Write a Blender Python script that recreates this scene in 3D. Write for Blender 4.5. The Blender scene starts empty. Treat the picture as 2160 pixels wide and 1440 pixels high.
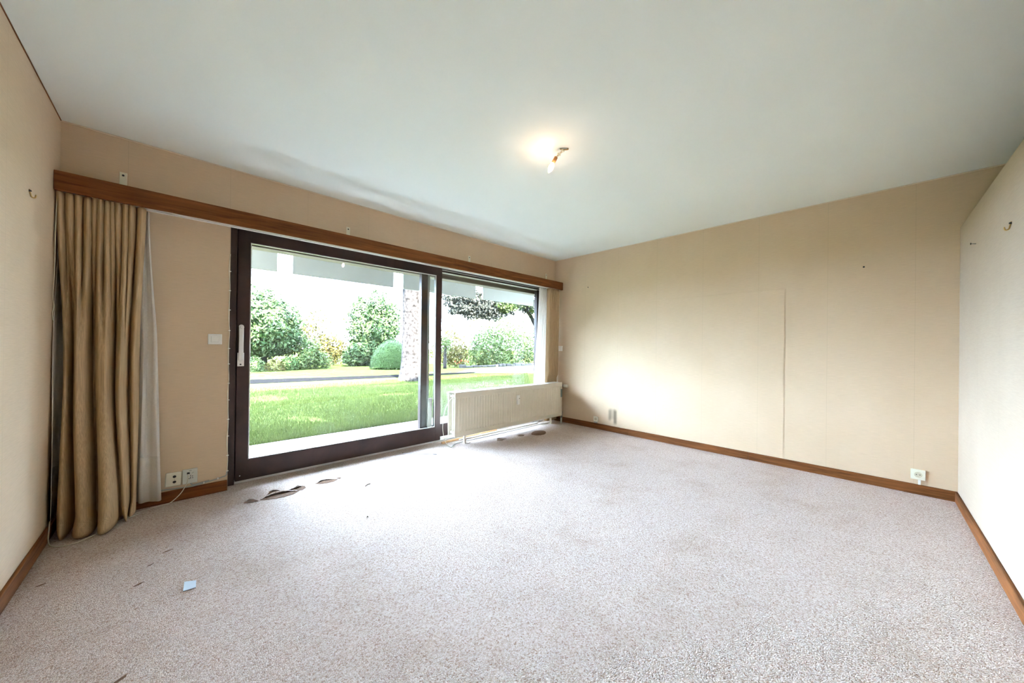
import bpy, bmesh, math, random
from mathutils import Vector, Matrix, noise

# ------------------------------------------------------------------ camera, sky, sun, exposure
scene = bpy.context.scene
COL = scene.collection
R = math.radians
random.seed(7)

def make_camera():
    yaw, pitch, roll = 0.7768, 0.0021, 0.0119
    f = Vector((math.sin(yaw) * math.cos(pitch), math.cos(yaw) * math.cos(pitch), math.sin(pitch)))
    r = Vector((math.cos(yaw), -math.sin(yaw), 0))
    u = r.cross(f)
    r2 = r * math.cos(roll) + u * math.sin(roll)
    u2 = -r * math.sin(roll) + u * math.cos(roll)
    cam = bpy.data.cameras.new('camera')
    o = bpy.data.objects.new('camera', cam)
    COL.objects.link(o)
    cam.sensor_width = 36
    cam.lens = 732.38 / 2160 * 36
    cam.shift_x = -13.85 / 2160
    cam.shift_y = 10.74 / 2160
    cam.clip_start = 0.02
    cam.clip_end = 300
    m = Matrix((r2, u2, -f)).transposed().to_4x4()
    m.translation = Vector((-4.242, -3.5094, 1.1361))
    o.matrix_world = m
    scene.camera = o
make_camera()

SKY_STRENGTH = 16.5
SUN_STRENGTH = 34.0
BULB_STRENGTH = 17.0
world = bpy.data.worlds.new('sky')
scene.world = world
world.use_nodes = True
bg = world.node_tree.nodes['Background']
bg.inputs['Color'].default_value = (0.58, 0.745, 1.0, 1)
bg.inputs['Strength'].default_value = SKY_STRENGTH

sun = bpy.data.lights.new('sun', 'SUN')
sun.energy = SUN_STRENGTH
sun.angle = R(0.6)
sun.color = (1.0, 0.95, 0.86)
suno = bpy.data.objects.new('sun', sun)
COL.objects.link(suno)
suno.rotation_euler = Vector((0.28, 1.0, -1.18)).to_track_quat('-Z', 'Y').to_euler()

vs = scene.view_settings
vs.view_transform = 'Standard'
vs.look = 'None'
vs.exposure = 2.8
vs.gamma = 1.0
vs.use_curve_mapping = False
scene.cycles.max_bounces = 12
scene.cycles.diffuse_bounces = 8
scene.cycles.glossy_bounces = 4
scene.cycles.transmission_bounces = 8
scene.cycles.transparent_max_bounces = 12
scene.cycles.sample_clamp_indirect = 12.0
scene.cycles.caustics_reflective = False
scene.cycles.caustics_refractive = False

# ------------------------------------------------------------------ materials
def new_mat(name):
    m = bpy.data.materials.new(name)
    m.use_nodes = True
    nt = m.node_tree
    b = nt.nodes['Principled BSDF']
    return m, nt, b

def N(nt, t, **kw):
    n = nt.nodes.new(t)
    for k, v in kw.items():
        if k in ('operation', 'blend_type', 'data_type', 'feature', 'noise_dimensions', 'interpolation_type'):
            setattr(n, k, v)
        else:
            n.inputs[k].default_value = v
    return n

def coords(nt, scale=(1, 1, 1), loc=(0, 0, 0)):
    tc = nt.nodes.new('ShaderNodeTexCoord')
    mp = nt.nodes.new('ShaderNodeMapping')
    mp.inputs['Scale'].default_value = scale
    mp.inputs['Location'].default_value = loc
    nt.links.new(tc.outputs['Object'], mp.inputs['Vector'])
    return mp.outputs['Vector']

def ramp(nt, fac, stops):
    r = nt.nodes.new('ShaderNodeValToRGB')
    e = r.color_ramp.elements
    while len(e) < len(stops):
        e.new(0.5)
    for el, (p, c) in zip(e, stops):
        el.position = p
        el.color = (*c, 1)
    nt.links.new(fac, r.inputs['Fac'])
    return r.outputs['Color']

def bump(nt, b, height, strength, dist=0.002):
    bp = nt.nodes.new('ShaderNodeBump')
    bp.inputs['Strength'].default_value = strength
    bp.inputs['Distance'].default_value = dist
    nt.links.new(height, bp.inputs['Height'])
    nt.links.new(bp.outputs['Normal'], b.inputs['Normal'])

def plain(name, col, rough=0.5, var=0.06, scale=12.0, metal=0.0, spec=0.5, bmp=0.0):
    m, nt, b = new_mat(name)
    v = coords(nt)
    nz = N(nt, 'ShaderNodeTexNoise', Scale=scale, Detail=4.0)
    nt.links.new(v, nz.inputs['Vector'])
    lo = tuple(c * (1 - var) for c in col)
    hi = tuple(min(1, c * (1 + var)) for c in col)
    nt.links.new(ramp(nt, nz.outputs['Fac'], [(0.3, lo), (0.7, hi)]), b.inputs['Base Color'])
    b.inputs['Roughness'].default_value = rough
    b.inputs['Metallic'].default_value = metal
    b.inputs['Specular IOR Level'].default_value = spec
    if bmp:
        bump(nt, b, nz.outputs['Fac'], bmp)
    return m

def wood(name, dark, light, rough=0.45, grain=(2, 26, 26), spec=0.4):
    m, nt, b = new_mat(name)
    v = coords(nt, grain)
    n1 = N(nt, 'ShaderNodeTexNoise', Scale=1.0, Detail=6.0, Roughness=0.6, Distortion=1.2)
    nt.links.new(v, n1.inputs['Vector'])
    v2 = coords(nt, tuple(g * 5 if g > 5 else g * 1.5 for g in grain))
    n2 = N(nt, 'ShaderNodeTexNoise', Scale=1.0, Detail=3.0)
    nt.links.new(v2, n2.inputs['Vector'])
    mx = N(nt, 'ShaderNodeMath', operation='MULTIPLY_ADD')
    mx.inputs[1].default_value = 0.35
    nt.links.new(n2.outputs['Fac'], mx.inputs[0])
    nt.links.new(n1.outputs['Fac'], mx.inputs[2])
    mid = tuple((a + c) / 2 for a, c in zip(dark, light))
    nt.links.new(ramp(nt, mx.outputs[0], [(0.42, dark), (0.62, mid), (0.85, light)]), b.inputs['Base Color'])
    b.inputs['Roughness'].default_value = rough
    b.inputs['Specular IOR Level'].default_value = spec
    bump(nt, b, mx.outputs[0], 0.15, 0.001)
    return m

def wallpaper(name, axis, col, seam0=0.0, stain=None):
    """woven textile wallpaper with a horizontal thread and a seam every 53 cm along axis (0 = x, 1 = y)"""
    m, nt, b = new_mat(name)
    sc = (14, 14, 560)
    v = coords(nt, sc)
    n1 = N(nt, 'ShaderNodeTexNoise', Scale=1.0, Detail=3.0)
    nt.links.new(v, n1.inputs['Vector'])
    v2 = coords(nt, (1.2, 1.2, 1.0))
    n2 = N(nt, 'ShaderNodeTexNoise', Scale=1.6, Detail=3.0)
    nt.links.new(v2, n2.inputs['Vector'])
    lo = tuple(c * 0.94 for c in col)
    hi = tuple(min(1, c * 1.05) for c in col)
    c1 = ramp(nt, n1.outputs['Fac'], [(0.3, lo), (0.7, hi)])
    c2 = ramp(nt, n2.outputs['Fac'], [(0.35, (0.95, 0.94, 0.92)), (0.65, (1, 1, 1))])
    mul = N(nt, 'ShaderNodeMix', data_type='RGBA', blend_type='MULTIPLY')
    mul.inputs[0].default_value = 1
    nt.links.new(c1, mul.inputs[6]); nt.links.new(c2, mul.inputs[7])
    # seams
    tc = nt.nodes.new('ShaderNodeTexCoord')
    sp = nt.nodes.new('ShaderNodeSeparateXYZ')
    nt.links.new(tc.outputs['Object'], sp.inputs[0])
    a = N(nt, 'ShaderNodeMath', operation='ADD'); a.inputs[1].default_value = 53.0 - seam0
    nt.links.new(sp.outputs[axis], a.inputs[0])
    md = N(nt, 'ShaderNodeMath', operation='MODULO'); md.inputs[1].default_value = 0.53
    nt.links.new(a.outputs[0], md.inputs[0])
    lt = N(nt, 'ShaderNodeMath', operation='LESS_THAN'); lt.inputs[1].default_value = 0.0035
    nt.links.new(md.outputs[0], lt.inputs[0])
    sm = N(nt, 'ShaderNodeMath', operation='MULTIPLY'); sm.inputs[1].default_value = 0.16
    nt.links.new(lt.outputs[0], sm.inputs[0])
    mx = N(nt, 'ShaderNodeMix', data_type='RGBA', blend_type='MIX')
    nt.links.new(sm.outputs[0], mx.inputs[0])
    nt.links.new(mul.outputs[2], mx.inputs[6]); mx.inputs[7].default_value = (*[c * 0.45 for c in col], 1)
    out = mx.outputs[2]
    if stain:
        # grubby scorch mark: two soft vertical bars (y range, z range)
        for (y0, y1, z0, z1, k) in stain:
            f = None
            for (ch, lo_, hi_, soft) in ((1, y0, y1, 0.018), (2, z0, z1, 0.03)):
                for (e0, e1) in ((lo_ - soft, lo_ + soft), (hi_ + soft, hi_ - soft)):
                    mr = nt.nodes.new('ShaderNodeMapRange')
                    mr.interpolation_type = 'SMOOTHSTEP'
                    mr.inputs['From Min'].default_value = min(e0, e1)
                    mr.inputs['From Max'].default_value = max(e0, e1)
                    mr.inputs['To Min'].default_value = 0 if e0 < e1 else 1
                    mr.inputs['To Max'].default_value = 1 if e0 < e1 else 0
                    nt.links.new(sp.outputs[ch], mr.inputs['Value'])
                    if f is None:
                        f = mr.outputs[0]
                    else:
                        mm = N(nt, 'ShaderNodeMath', operation='MULTIPLY')
                        nt.links.new(f, mm.inputs[0]); nt.links.new(mr.outputs[0], mm.inputs[1]); f = mm.outputs[0]
            mm = N(nt, 'ShaderNodeMath', operation='MULTIPLY'); mm.inputs[1].default_value = k
            nt.links.new(f, mm.inputs[0])
            ms = N(nt, 'ShaderNodeMix', data_type='RGBA', blend_type='MIX')
            nt.links.new(mm.outputs[0], ms.inputs[0]); nt.links.new(out, ms.inputs[6])
            ms.inputs[7].default_value = (0.12, 0.10, 0.07, 1)
            out = ms.outputs[2]
    nt.links.new(out, b.inputs['Base Color'])
    b.inputs['Roughness'].default_value = 0.75
    b.inputs['Specular IOR Level'].default_value = 0.2
    bump(nt, b, n1.outputs['Fac'], 0.12, 0.001)
    return m

def carpet_mat():
    m, nt, b = new_mat('carpet')
    v = coords(nt, (1, 1, 1))
    vo = N(nt, 'ShaderNodeTexVoronoi', Scale=210.0)
    nt.links.new(v, vo.inputs['Vector'])
    sp = nt.nodes.new('ShaderNodeSeparateColor')
    nt.links.new(vo.outputs['Color'], sp.inputs[0])
    c1 = ramp(nt, sp.outputs[0], [(0.0, (0.40, 0.275, 0.215)), (0.2, (0.53, 0.43, 0.37)), (0.55, (0.61, 0.515, 0.465)), (1.0, (0.68, 0.60, 0.56))])
    nz = N(nt, 'ShaderNodeTexNoise', Scale=85.0, Detail=3.0, Roughness=0.7)
    nt.links.new(v, nz.inputs['Vector'])
    c2 = ramp(nt, nz.outputs['Fac'], [(0.34, (0.80, 0.74, 0.68)), (0.55, (1, 1, 1))])
    n3 = N(nt, 'ShaderNodeTexNoise', Scale=2.6, Detail=5.0, Roughness=0.65)
    nt.links.new(v, n3.inputs['Vector'])
    c3 = ramp(nt, n3.outputs['Fac'], [(0.27, (0.80, 0.75, 0.69)), (0.5, (1, 1, 1))])
    m1 = N(nt, 'ShaderNodeMix', data_type='RGBA', blend_type='MULTIPLY'); m1.inputs[0].default_value = 1
    nt.links.new(c1, m1.inputs[6]); nt.links.new(c2, m1.inputs[7])
    m2 = N(nt, 'ShaderNodeMix', data_type='RGBA', blend_type='MULTIPLY'); m2.inputs[0].default_value = 0.8
    nt.links.new(m1.outputs[2], m2.inputs[6]); nt.links.new(c3, m2.inputs[7])
    nt.links.new(m2.outputs[2], b.inputs['Base Color'])
    b.inputs['Roughness'].default_value = 0.95
    b.inputs['Specular IOR Level'].default_value = 0.1
    ad = N(nt, 'ShaderNodeMath', operation='SUBTRACT')
    nt.links.new(nz.outputs['Fac'], ad.inputs[0]); nt.links.new(vo.outputs['Distance'], ad.inputs[1])
    bump(nt, b, ad.outputs[0], 0.7, 0.006)
    return m

def cloth_mat(name, col, stripe, trans=0.15, thread=(700, 700, 12)):
    m, nt, b = new_mat(name)
    v = coords(nt, thread)
    n1 = N(nt, 'ShaderNodeTexNoise', Scale=0.35, Detail=3.0)
    nt.links.new(v, n1.inputs['Vector'])
    c = ramp(nt, n1.outputs['Fac'], [(0.32, tuple(x * (1 - stripe) for x in col)), (0.68, tuple(min(1, x * (1 + stripe)) for x in col))])
    nt.links.new(c, b.inputs['Base Color'])
    b.inputs['Roughness'].default_value = 0.9
    b.inputs['Specular IOR Level'].default_value = 0.1
    if trans:
        tr = nt.nodes.new('ShaderNodeBsdfTranslucent')
        nt.links.new(c, tr.inputs['Color'])
        mx = nt.nodes.new('ShaderNodeMixShader')
        mx.inputs[0].default_value = trans
        nt.links.new(b.outputs[0], mx.inputs[1]); nt.links.new(tr.outputs[0], mx.inputs[2])
        nt.links.new(mx.outputs[0], nt.nodes['Material Output'].inputs['Surface'])
    bump(nt, b, n1.outputs['Fac'], 0.2, 0.001)
    return m

def sheer_mat():
    m = cloth_mat('sheer_fabric', (0.80, 0.765, 0.715), 0.04, trans=0.32, thread=(400, 400, 400))
    nt = m.node_tree
    out = nt.nodes['Material Output']
    src = out.inputs['Surface'].links[0].from_socket
    tp = nt.nodes.new('ShaderNodeBsdfTransparent')
    mx = nt.nodes.new('ShaderNodeMixShader')
    mx.inputs[0].default_value = 0.12
    nt.links.new(src, mx.inputs[1]); nt.links.new(tp.outputs[0], mx.inputs[2])
    nt.links.new(mx.outputs[0], out.inputs['Surface'])
    return m

def glass_mat():
    """thin window pane: clear, fresnel sheen, a faint film of dirt"""
    m, nt, b = new_mat('window_glass')
    nt.nodes.remove(b)
    out = nt.nodes['Material Output']
    tp = nt.nodes.new('ShaderNodeBsdfTransparent'); tp.inputs[0].default_value = (0.96, 0.98, 0.97, 1)
    gl = nt.nodes.new('ShaderNodeBsdfGlossy'); gl.inputs['Roughness'].default_value = 0.02
    lw = nt.nodes.new('ShaderNodeLayerWeight'); lw.inputs['Blend'].default_value = 0.5
    pw = N(nt, 'ShaderNodeMath', operation='POWER'); pw.inputs[1].default_value = 5.0
    nt.links.new(lw.outputs['Facing'], pw.inputs[0])
    fr = N(nt, 'ShaderNodeMath', operation='MULTIPLY_ADD'); fr.inputs[1].default_value = 0.96; fr.inputs[2].default_value = 0.035
    nt.links.new(pw.outputs[0], fr.inputs[0])
    m1 = nt.nodes.new('ShaderNodeMixShader')
    nt.links.new(fr.outputs[0], m1.inputs[0]); nt.links.new(tp.outputs[0], m1.inputs[1]); nt.links.new(gl.outputs[0], m1.inputs[2])
    df = nt.nodes.new('ShaderNodeBsdfTranslucent'); df.inputs[0].default_value = (0.9, 0.93, 0.95, 1)
    v = coords(nt, (1, 1, 1))
    nz = N(nt, 'ShaderNodeTexNoise', Scale=5.0, Detail=6.0, Roughness=0.7)
    nt.links.new(v, nz.inputs['Vector'])
    mr = nt.nodes.new('ShaderNodeMapRange')
    mr.inputs['From Min'].default_value = 0.45; mr.inputs['From Max'].default_value = 0.8
    mr.inputs['To Min'].default_value = 0.0003; mr.inputs['To Max'].default_value = 0.003
    nt.links.new(nz.outputs['Fac'], mr.inputs['Value'])
    m2 = nt.nodes.new('ShaderNodeMixShader')
    nt.links.new(mr.outputs[0], m2.inputs[0]); nt.links.new(m1.outputs[0], m2.inputs[1]); nt.links.new(df.outputs[0], m2.inputs[2])
    nt.links.new(m2.outputs[0], out.inputs['Surface'])
    return m

def emit_mat(name, col, s):
    m, nt, b = new_mat(name)
    b.inputs['Base Color'].default_value = (*col, 1)
    b.inputs['Emission Color'].default_value = (*col, 1)
    b.inputs['Emission Strength'].default_value = s
    return m

def leaf_mat(name, a, c, trans=0.3, gloss=0.35):
    m, nt, b = new_mat(name)
    g = nt.nodes.new('ShaderNodeNewGeometry')
    col = ramp(nt, g.outputs['Random Per Island'], [(0.0, a), (1.0, c)])
    nt.links.new(col, b.inputs['Base Color'])
    b.inputs['Roughness'].default_value = gloss
    b.inputs['Specular IOR Level'].default_value = 0.06
    tr = nt.nodes.new('ShaderNodeBsdfTranslucent')
    nt.links.new(col, tr.inputs['Color'])
    mx = nt.nodes.new('ShaderNodeMixShader'); mx.inputs[0].default_value = trans
    nt.links.new(b.outputs[0], mx.inputs[1]); nt.links.new(tr.outputs[0], mx.inputs[2])
    nt.links.new(mx.outputs[0], nt.nodes['Material Output'].inputs['Surface'])
    return m

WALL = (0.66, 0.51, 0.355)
M = dict(
    carpet=carpet_mat(),
    wall_win=wallpaper('wallpaper_window_wall', 0, WALL, seam0=-3.43),
    wall_far=wallpaper('wallpaper_far_wall', 1, WALL, seam0=-1.634,
                       stain=[(-1.015, -0.975, 0.15, 0.30, 0.55), (-1.10, -1.055, 0.11, 0.30, 0.75), (-1.08, -1.0, 0.17, 0.31, 0.35)]),
    wall_left=wallpaper('wallpaper_left_wall', 1, WALL, seam0=-0.4),
    wall_right=wallpaper('wallpaper_partition_dimmed', 0, (0.42, 0.335, 0.255), seam0=-0.66),  # same paper as the other walls, darkened to offset strong window light
    ceiling=plain('ceiling_paint', (0.78, 0.81, 0.765), 0.85, 0.015, 1.2, spec=0.2),
    edge_strip=plain('wallpaper_edge_strip', (0.70, 0.58, 0.43), 0.6),
    oak=wood('stained_oak', (0.062, 0.020, 0.006), (0.24, 0.088, 0.026), rough=0.6, spec=0.15, grain=(2, 30, 30)),
    oak_y=wood('stained_oak_skirting', (0.062, 0.020, 0.006), (0.24, 0.088, 0.026), rough=0.6, spec=0.15, grain=(30, 2, 30)),
    frame=wood('dark_window_timber', (0.017, 0.010, 0.010), (0.062, 0.030, 0.026), rough=0.38, grain=(2.5, 20, 2.5)),
    pine=wood('bare_pine', (0.42, 0.22, 0.09), (0.62, 0.38, 0.19), rough=0.6, grain=(3, 60, 60)),
    curtain=cloth_mat('beige_curtain_fabric', (0.54, 0.39, 0.23), 0.16, trans=0.10),
    sheer=sheer_mat(),
    glass=glass_mat(),
    white=plain('white_plastic', (0.78, 0.77, 0.73), 0.4, 0.02),
    cream=plain('cream_plastic', (0.74, 0.71, 0.58), 0.4, 0.03),
    socketface=plain('aged_ivory_socket_face', (0.58, 0.53, 0.38), 0.45, 0.03),
    greyplastic=plain('grey_plastic', (0.60, 0.61, 0.56), 0.45, 0.03),
    enamel=plain('cream_radiator_enamel', (0.70, 0.645, 0.535), 0.35, 0.02, 4),
    aluminium=plain('brushed_aluminium', (0.72, 0.72, 0.72), 0.35, 0.04, metal=0.8),
    handle=plain('satin_handle_metal', (0.78, 0.76, 0.74), 0.4, 0.02, metal=0.25),
    brass=plain('brass', (0.55, 0.36, 0.14), 0.35, 0.08, metal=0.9),
    copper=plain('copper_socket', (0.60, 0.30, 0.12), 0.4, 0.05, metal=0.3),
    steel=plain('dull_steel', (0.35, 0.34, 0.33), 0.4, 0.08, metal=0.9),
    black=plain('black_hole', (0.015, 0.014, 0.013), 0.6, 0.05),
    cord=plain('cream_cord', (0.66, 0.62, 0.50), 0.5, 0.03),
    greycord=plain('grey_cable', (0.36, 0.37, 0.36), 0.5, 0.05),
    labelgrey=plain('grey_green_label', (0.20, 0.25, 0.22), 0.5, 0.05),
    underlay=plain('torn_underlay_and_dents', (0.13, 0.062, 0.026), 0.95, 0.35, 60, bmp=0.6),
    paper=plain('pale_blue_paper', (0.55, 0.66, 0.76), 0.8, 0.04),
    twig=plain('dry_twig', (0.14, 0.09, 0.05), 0.8, 0.2),
    bulb=emit_mat('lit_bulb', (1.0, 0.66, 0.42), BULB_STRENGTH),
    # outdoors
    render=plain('facade_render', (0.66, 0.63, 0.58), 0.9, 0.06, 3, spec=0.06),
    soffit=wood('soffit_boards', (0.16, 0.12, 0.09), (0.30, 0.24, 0.19), rough=0.55, grain=(2, 20, 20)),
    panel=plain('pale_grey_fascia', (0.40, 0.41, 0.38), 0.7, 0.04, 3, spec=0.06),
    concrete=plain('pale_concrete', (0.19, 0.185, 0.165), 0.9, 0.12, 18, spec=0.06),
    lawn=plain('lawn_soil', (0.036, 0.045, 0.012), 0.95, 0.35, 5.0, spec=0.0),
    asphalt=plain('asphalt', (0.0045, 0.0045, 0.005), 0.95, 0.15, 14, spec=0.0),
    gravel=plain('pale_gravel', (0.22, 0.21, 0.19), 0.95, 0.15, 30, spec=0.06),
    bark=plain('grey_bark', (0.020, 0.0175, 0.017), 0.95, 0.85, 11, bmp=1.0, spec=0.06),
    stone=plain('grey_stone', (0.03, 0.028, 0.027), 0.9, 0.25, 4, spec=0.06),
    grass=leaf_mat('grass_blades', (0.024, 0.037, 0.008), (0.060, 0.071, 0.018), 0.3, 0.7),
    leaf_dark=leaf_mat('dark_glossy_leaves', (0.007, 0.020, 0.004), (0.060, 0.085, 0.036), 0.2, 0.45),  # pale end of the random tone stands in for sun highlights
    leaf_mid=leaf_mat('mid_green_leaves', (0.012, 0.028, 0.005), (0.075, 0.098, 0.036), 0.25, 0.45),  # sunlit glints put into the colour as the pale leaf tones
    leaf_yellow=leaf_mat('yellow_green_leaves', (0.024, 0.026, 0.005), (0.066, 0.052, 0.017), 0.3, 0.45),
    leaf_box=leaf_mat('clipped_box_leaves', (0.012, 0.028, 0.006), (0.028, 0.048, 0.013), 0.15, 0.6),
    leaf_shade_grey=leaf_mat('shaded_grey_leaves', (0.014, 0.017, 0.014), (0.048, 0.052, 0.046), 0.25, 0.5),  # grey of backlit crown shade put into the leaf colour
    petal=leaf_mat('red_petals', (0.45, 0.03, 0.03), (0.6, 0.08, 0.06), 0.3, 0.5),
)

# ------------------------------------------------------------------ mesh helpers
OFF = {}

class MB:
    """collects shapes in world coordinates; build() links them as ONE mesh object"""
    def __init__(self):
        self.bm = bmesh.new()

    def box(self, a, b, bev=0.0, seg=2):
        a, b = [min(p, q) for p, q in zip(a, b)], [max(p, q) for p, q in zip(a, b)]
        vs_ = [self.bm.verts.new((x, y, z)) for z in (a[2], b[2]) for y in (a[1], b[1]) for x in (a[0], b[0])]
        fs = [self.bm.faces.new([vs_[i] for i in q]) for q in ((0, 2, 3, 1), (4, 5, 7, 6), (0, 1, 5, 4), (2, 6, 7, 3), (0, 4, 6, 2), (1, 3, 7, 5))]
        if bev > 0:
            ed = list({e for f in fs for e in f.edges})
            bmesh.ops.bevel(self.bm, geom=ed, offset=bev, segments=seg, affect='EDGES', profile=0.5)
        return self

    def tube(self, pts, r, n=8, cap=True, radii=None):
        pts = [Vector(p) for p in pts]
        rings = []
        prev = None
        for i, p in enumerate(pts):
            if i == 0: d = pts[1] - p
            elif i == len(pts) - 1: d = p - pts[i - 1]
            else: d = pts[i + 1] - pts[i - 1]
            d.normalize()
            if prev is None:
                u = d.orthogonal().normalized()
            else:
                u = (prev - d * prev.dot(d))
                u = u.normalized() if u.length > 1e-6 else d.orthogonal().normalized()
            prev = u
            w = d.cross(u)
            rr = radii[i] if radii else r
            rings.append([self.bm.verts.new(p + (u * math.cos(2 * math.pi * k / n) + w * math.sin(2 * math.pi * k / n)) * rr) for k in range(n)])
        for a, b in zip(rings, rings[1:]):
            for k in range(n):
                f = self.bm.faces.new((a[k], a[(k + 1) % n], b[(k + 1) % n], b[k]))
                f.smooth = True
        if cap:
            self.bm.faces.new(rings[0][::-1]); self.bm.faces.new(rings[-1])
        return self

    def lathe(self, origin, axis, prof, n=20):
        """prof: [(distance along axis, radius)]"""
        o = Vector(origin); ax = Vector(axis).normalized()
        return self.tube([o + ax * t for t, _ in prof], 0, n, True, [max(r, 1e-4) for _, r in prof])

    def prism(self, poly, z0, z1):
        a = [self.bm.verts.new((x, y, z0)) for x, y in poly]
        b = [self.bm.verts.new((x, y, z1)) for x, y in poly]
        n = len(poly)
        self.bm.faces.new(a[::-1]); self.bm.faces.new(b)
        for i in range(n):
            self.bm.faces.new((a[i], a[(i + 1) % n], b[(i + 1) % n], b[i]))
        return self

    def grid(self, rows, smooth=True):
        vv = [[self.bm.verts.new(p) for p in r] for r in rows]
        for a, b in zip(vv, vv[1:]):
            for i in range(len(a) - 1):
                f = self.bm.faces.new((a[i], a[i + 1], b[i + 1], b[i]))
                f.smooth = smooth
        return self

    def xform(self, mat):
        bmesh.ops.transform(self.bm, matrix=mat, verts=self.bm.verts[:])
        return self

    def build(self, name, mat, parent=None, recalc=True):
        off = OFF.get(parent.name, Vector((0, 0, 0))) if parent else Vector((0, 0, 0))
        if recalc:
            bmesh.ops.recalc_face_normals(self.bm, faces=self.bm.faces[:])
        if off.length:
            bmesh.ops.translate(self.bm, verts=self.bm.verts[:], vec=-off)
        me = bpy.data.meshes.new(name)
        self.bm.to_mesh(me); self.bm.free()
        me.materials.append(M[mat] if isinstance(mat, str) else mat)
        o = bpy.data.objects.new(name, me)
        COL.objects.link(o)
        if parent:
            o.parent = parent
            OFF[o.name] = off
        return o

def tag(o, label=None, cat=None, group=None, kind=None):
    if label: o['label'] = label
    if cat: o['category'] = cat
    if group: o['group'] = group
    if kind: o['kind'] = kind
    return o

def thing(name, loc, label=None, cat=None, group=None, kind=None):
    o = bpy.data.objects.new(name, None)
    o.empty_display_size = 0.05
    COL.objects.link(o)
    o.location = loc
    OFF[o.name] = Vector(loc)
    return tag(o, label, cat, group, kind)

def catmull(pts, n):
    pts = [Vector(p) for p in pts]
    q = [pts[0] * 2 - pts[1]] + pts + [pts[-1] * 2 - pts[-2]]
    out = []
    for i in range(1, len(q) - 2):
        for k in range(n):
            t = k / n
            a, b, c, d = q[i - 1], q[i], q[i + 1], q[i + 2]
            out.append(0.5 * ((2 * b) + (c - a) * t + (2 * a - 5 * b + 4 * c - d) * t * t + (3 * b - a - 3 * c + d) * t ** 3))
    out.append(pts[-1])
    return out

def cable(name, pts, r, mat, label, cat='cable', n=6, parent=None):
    o = MB().tube(catmull(pts, 8), r, n).build(name, mat, parent)
    return tag(o, label, cat) if parent is None else o

# ------------------------------------------------------------------ the room
L, WD, H, PH = 4.767, 3.975, 2.5, 2.09
BACK = -WD - 0.75
floor = MB().box((-L - 0.2, BACK - 0.2, -0.25), (0.2, 0.135, 0.0)).build('floor', 'carpet')
tag(floor, 'worn speckled beige loop-pile carpet over the whole floor', kind='structure')
ceil = MB().box((-L - 0.2, BACK - 0.2, H), (0.2, 0.35, H + 0.2)).build('ceiling', 'ceiling')
tag(ceil, 'plain white painted ceiling', kind='structure')

OX0, OX1, OZ = -3.953, -0.07, 2.14
wb = MB()
wb.box((-L - 0.2, 0, -0.25), (OX0, 0.32, H))
wb.box((OX1, 0, -0.25), (0.2, 0.32, H))
wb.box((OX0, 0, OZ), (OX1, 0.32, H))
wall_window = tag(wb.build('wall_front', 'wall_win'), 'beige textile wallpapered wall around the wide sliding window', kind='structure')
wall_far = tag(MB().box((0, BACK, -0.25), (0.2, 0.0, H)).build('wall_right', 'wall_far'), 'long beige wallpapered wall with the outline of a large removed panel', kind='structure')
wall_left = tag(MB().box((-L - 0.2, BACK, -0.25), (-L, 0.0, H)).build('wall_left', 'wall_left'), 'beige wallpapered wall beside the long curtain', kind='structure')
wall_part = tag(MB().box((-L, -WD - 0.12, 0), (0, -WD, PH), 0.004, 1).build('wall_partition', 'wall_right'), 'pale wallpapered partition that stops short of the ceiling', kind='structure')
tag(MB().box((-L - 0.2, BACK - 0.2, -0.25), (0.2, BACK, H)).build('wall_back', 'wall_left'), 'beige wall behind the partition', kind='structure')

# large panel that shows through the far wallpaper as a raised outline
pm = MB()
ring_o = [(0.0005, y, z) for y, z in ((-2.920, 0.06), (-1.130, 0.06), (-1.130, 1.750), (-2.920, 1.750))]
ring_i = [(-0.0022, y, z) for y, z in ((-2.904, 0.062), (-1.146, 0.062), (-1.146, 1.734), (-2.904, 1.734))]
vo_, vi_ = [pm.bm.verts.new(p) for p in ring_o], [pm.bm.verts.new(p) for p in ring_i]
for k in range(4):
    pm.bm.faces.new((vo_[k], vo_[(k + 1) % 4], vi_[(k + 1) % 4], vi_[k]))
pm.bm.faces.new(vi_); pm.bm.faces.new(vo_[::-1])
pm.build('covered_panel', 'wall_far', wall_far)

# thin strips along the ceiling
tag(MB().box((-L, -0.007, H - 0.009), (0, 0.0, H), 0.002, 1).build('trim_1', 'edge_strip'), 'thin beige strip at the ceiling over the window wall', kind='structure')
tag(MB().box((-0.007, BACK, H - 0.009), (0, -0.007, H), 0.002, 1).build('trim_2', 'edge_strip'), 'thin beige strip at the ceiling over the far wall', kind='structure')
tag(MB().box((-L, BACK, H - 0.006), (-L + 0.004, -0.007, H), 0.001, 1).build('trim_3', 'oak_y'), 'thin dark line at the ceiling over the left wall', kind='structure')

def skirting(name, a, b, mat, label):
    o = MB().box(a, b, 0.004, 2).build(name, mat)
    return tag(o, label, kind='structure')
BH, BT = 0.078, 0.015
sk = thing('baseboard_right', (0, 0, 0), 'dark stained wooden baseboard along the far wall', kind='structure')
cuts = [-0.02, -1.285, -2.62, -WD]
for y1, y0 in zip(cuts, cuts[1:]):
    MB().box((-BT, y0 + 0.0006, 0), (0, y1 - 0.0006, BH), 0.003, 2).build('board', 'oak_y', sk)
skirting('baseboard_front', (-L, -BT, 0), (OX0 - 0.002, 0, 0.082), 'oak', 'dark stained wooden baseboard under the two wall sockets left of the window')
skirting('baseboard_left', (-L, -WD, 0), (-L + BT, -BT, BH), 'oak_y', 'dark stained wooden baseboard along the left wall')
skirting('baseboard_partition', (-L + BT, -WD, 0), (-BT, -WD + BT, BH), 'oak', 'wooden baseboard along the pale partition')

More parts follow.
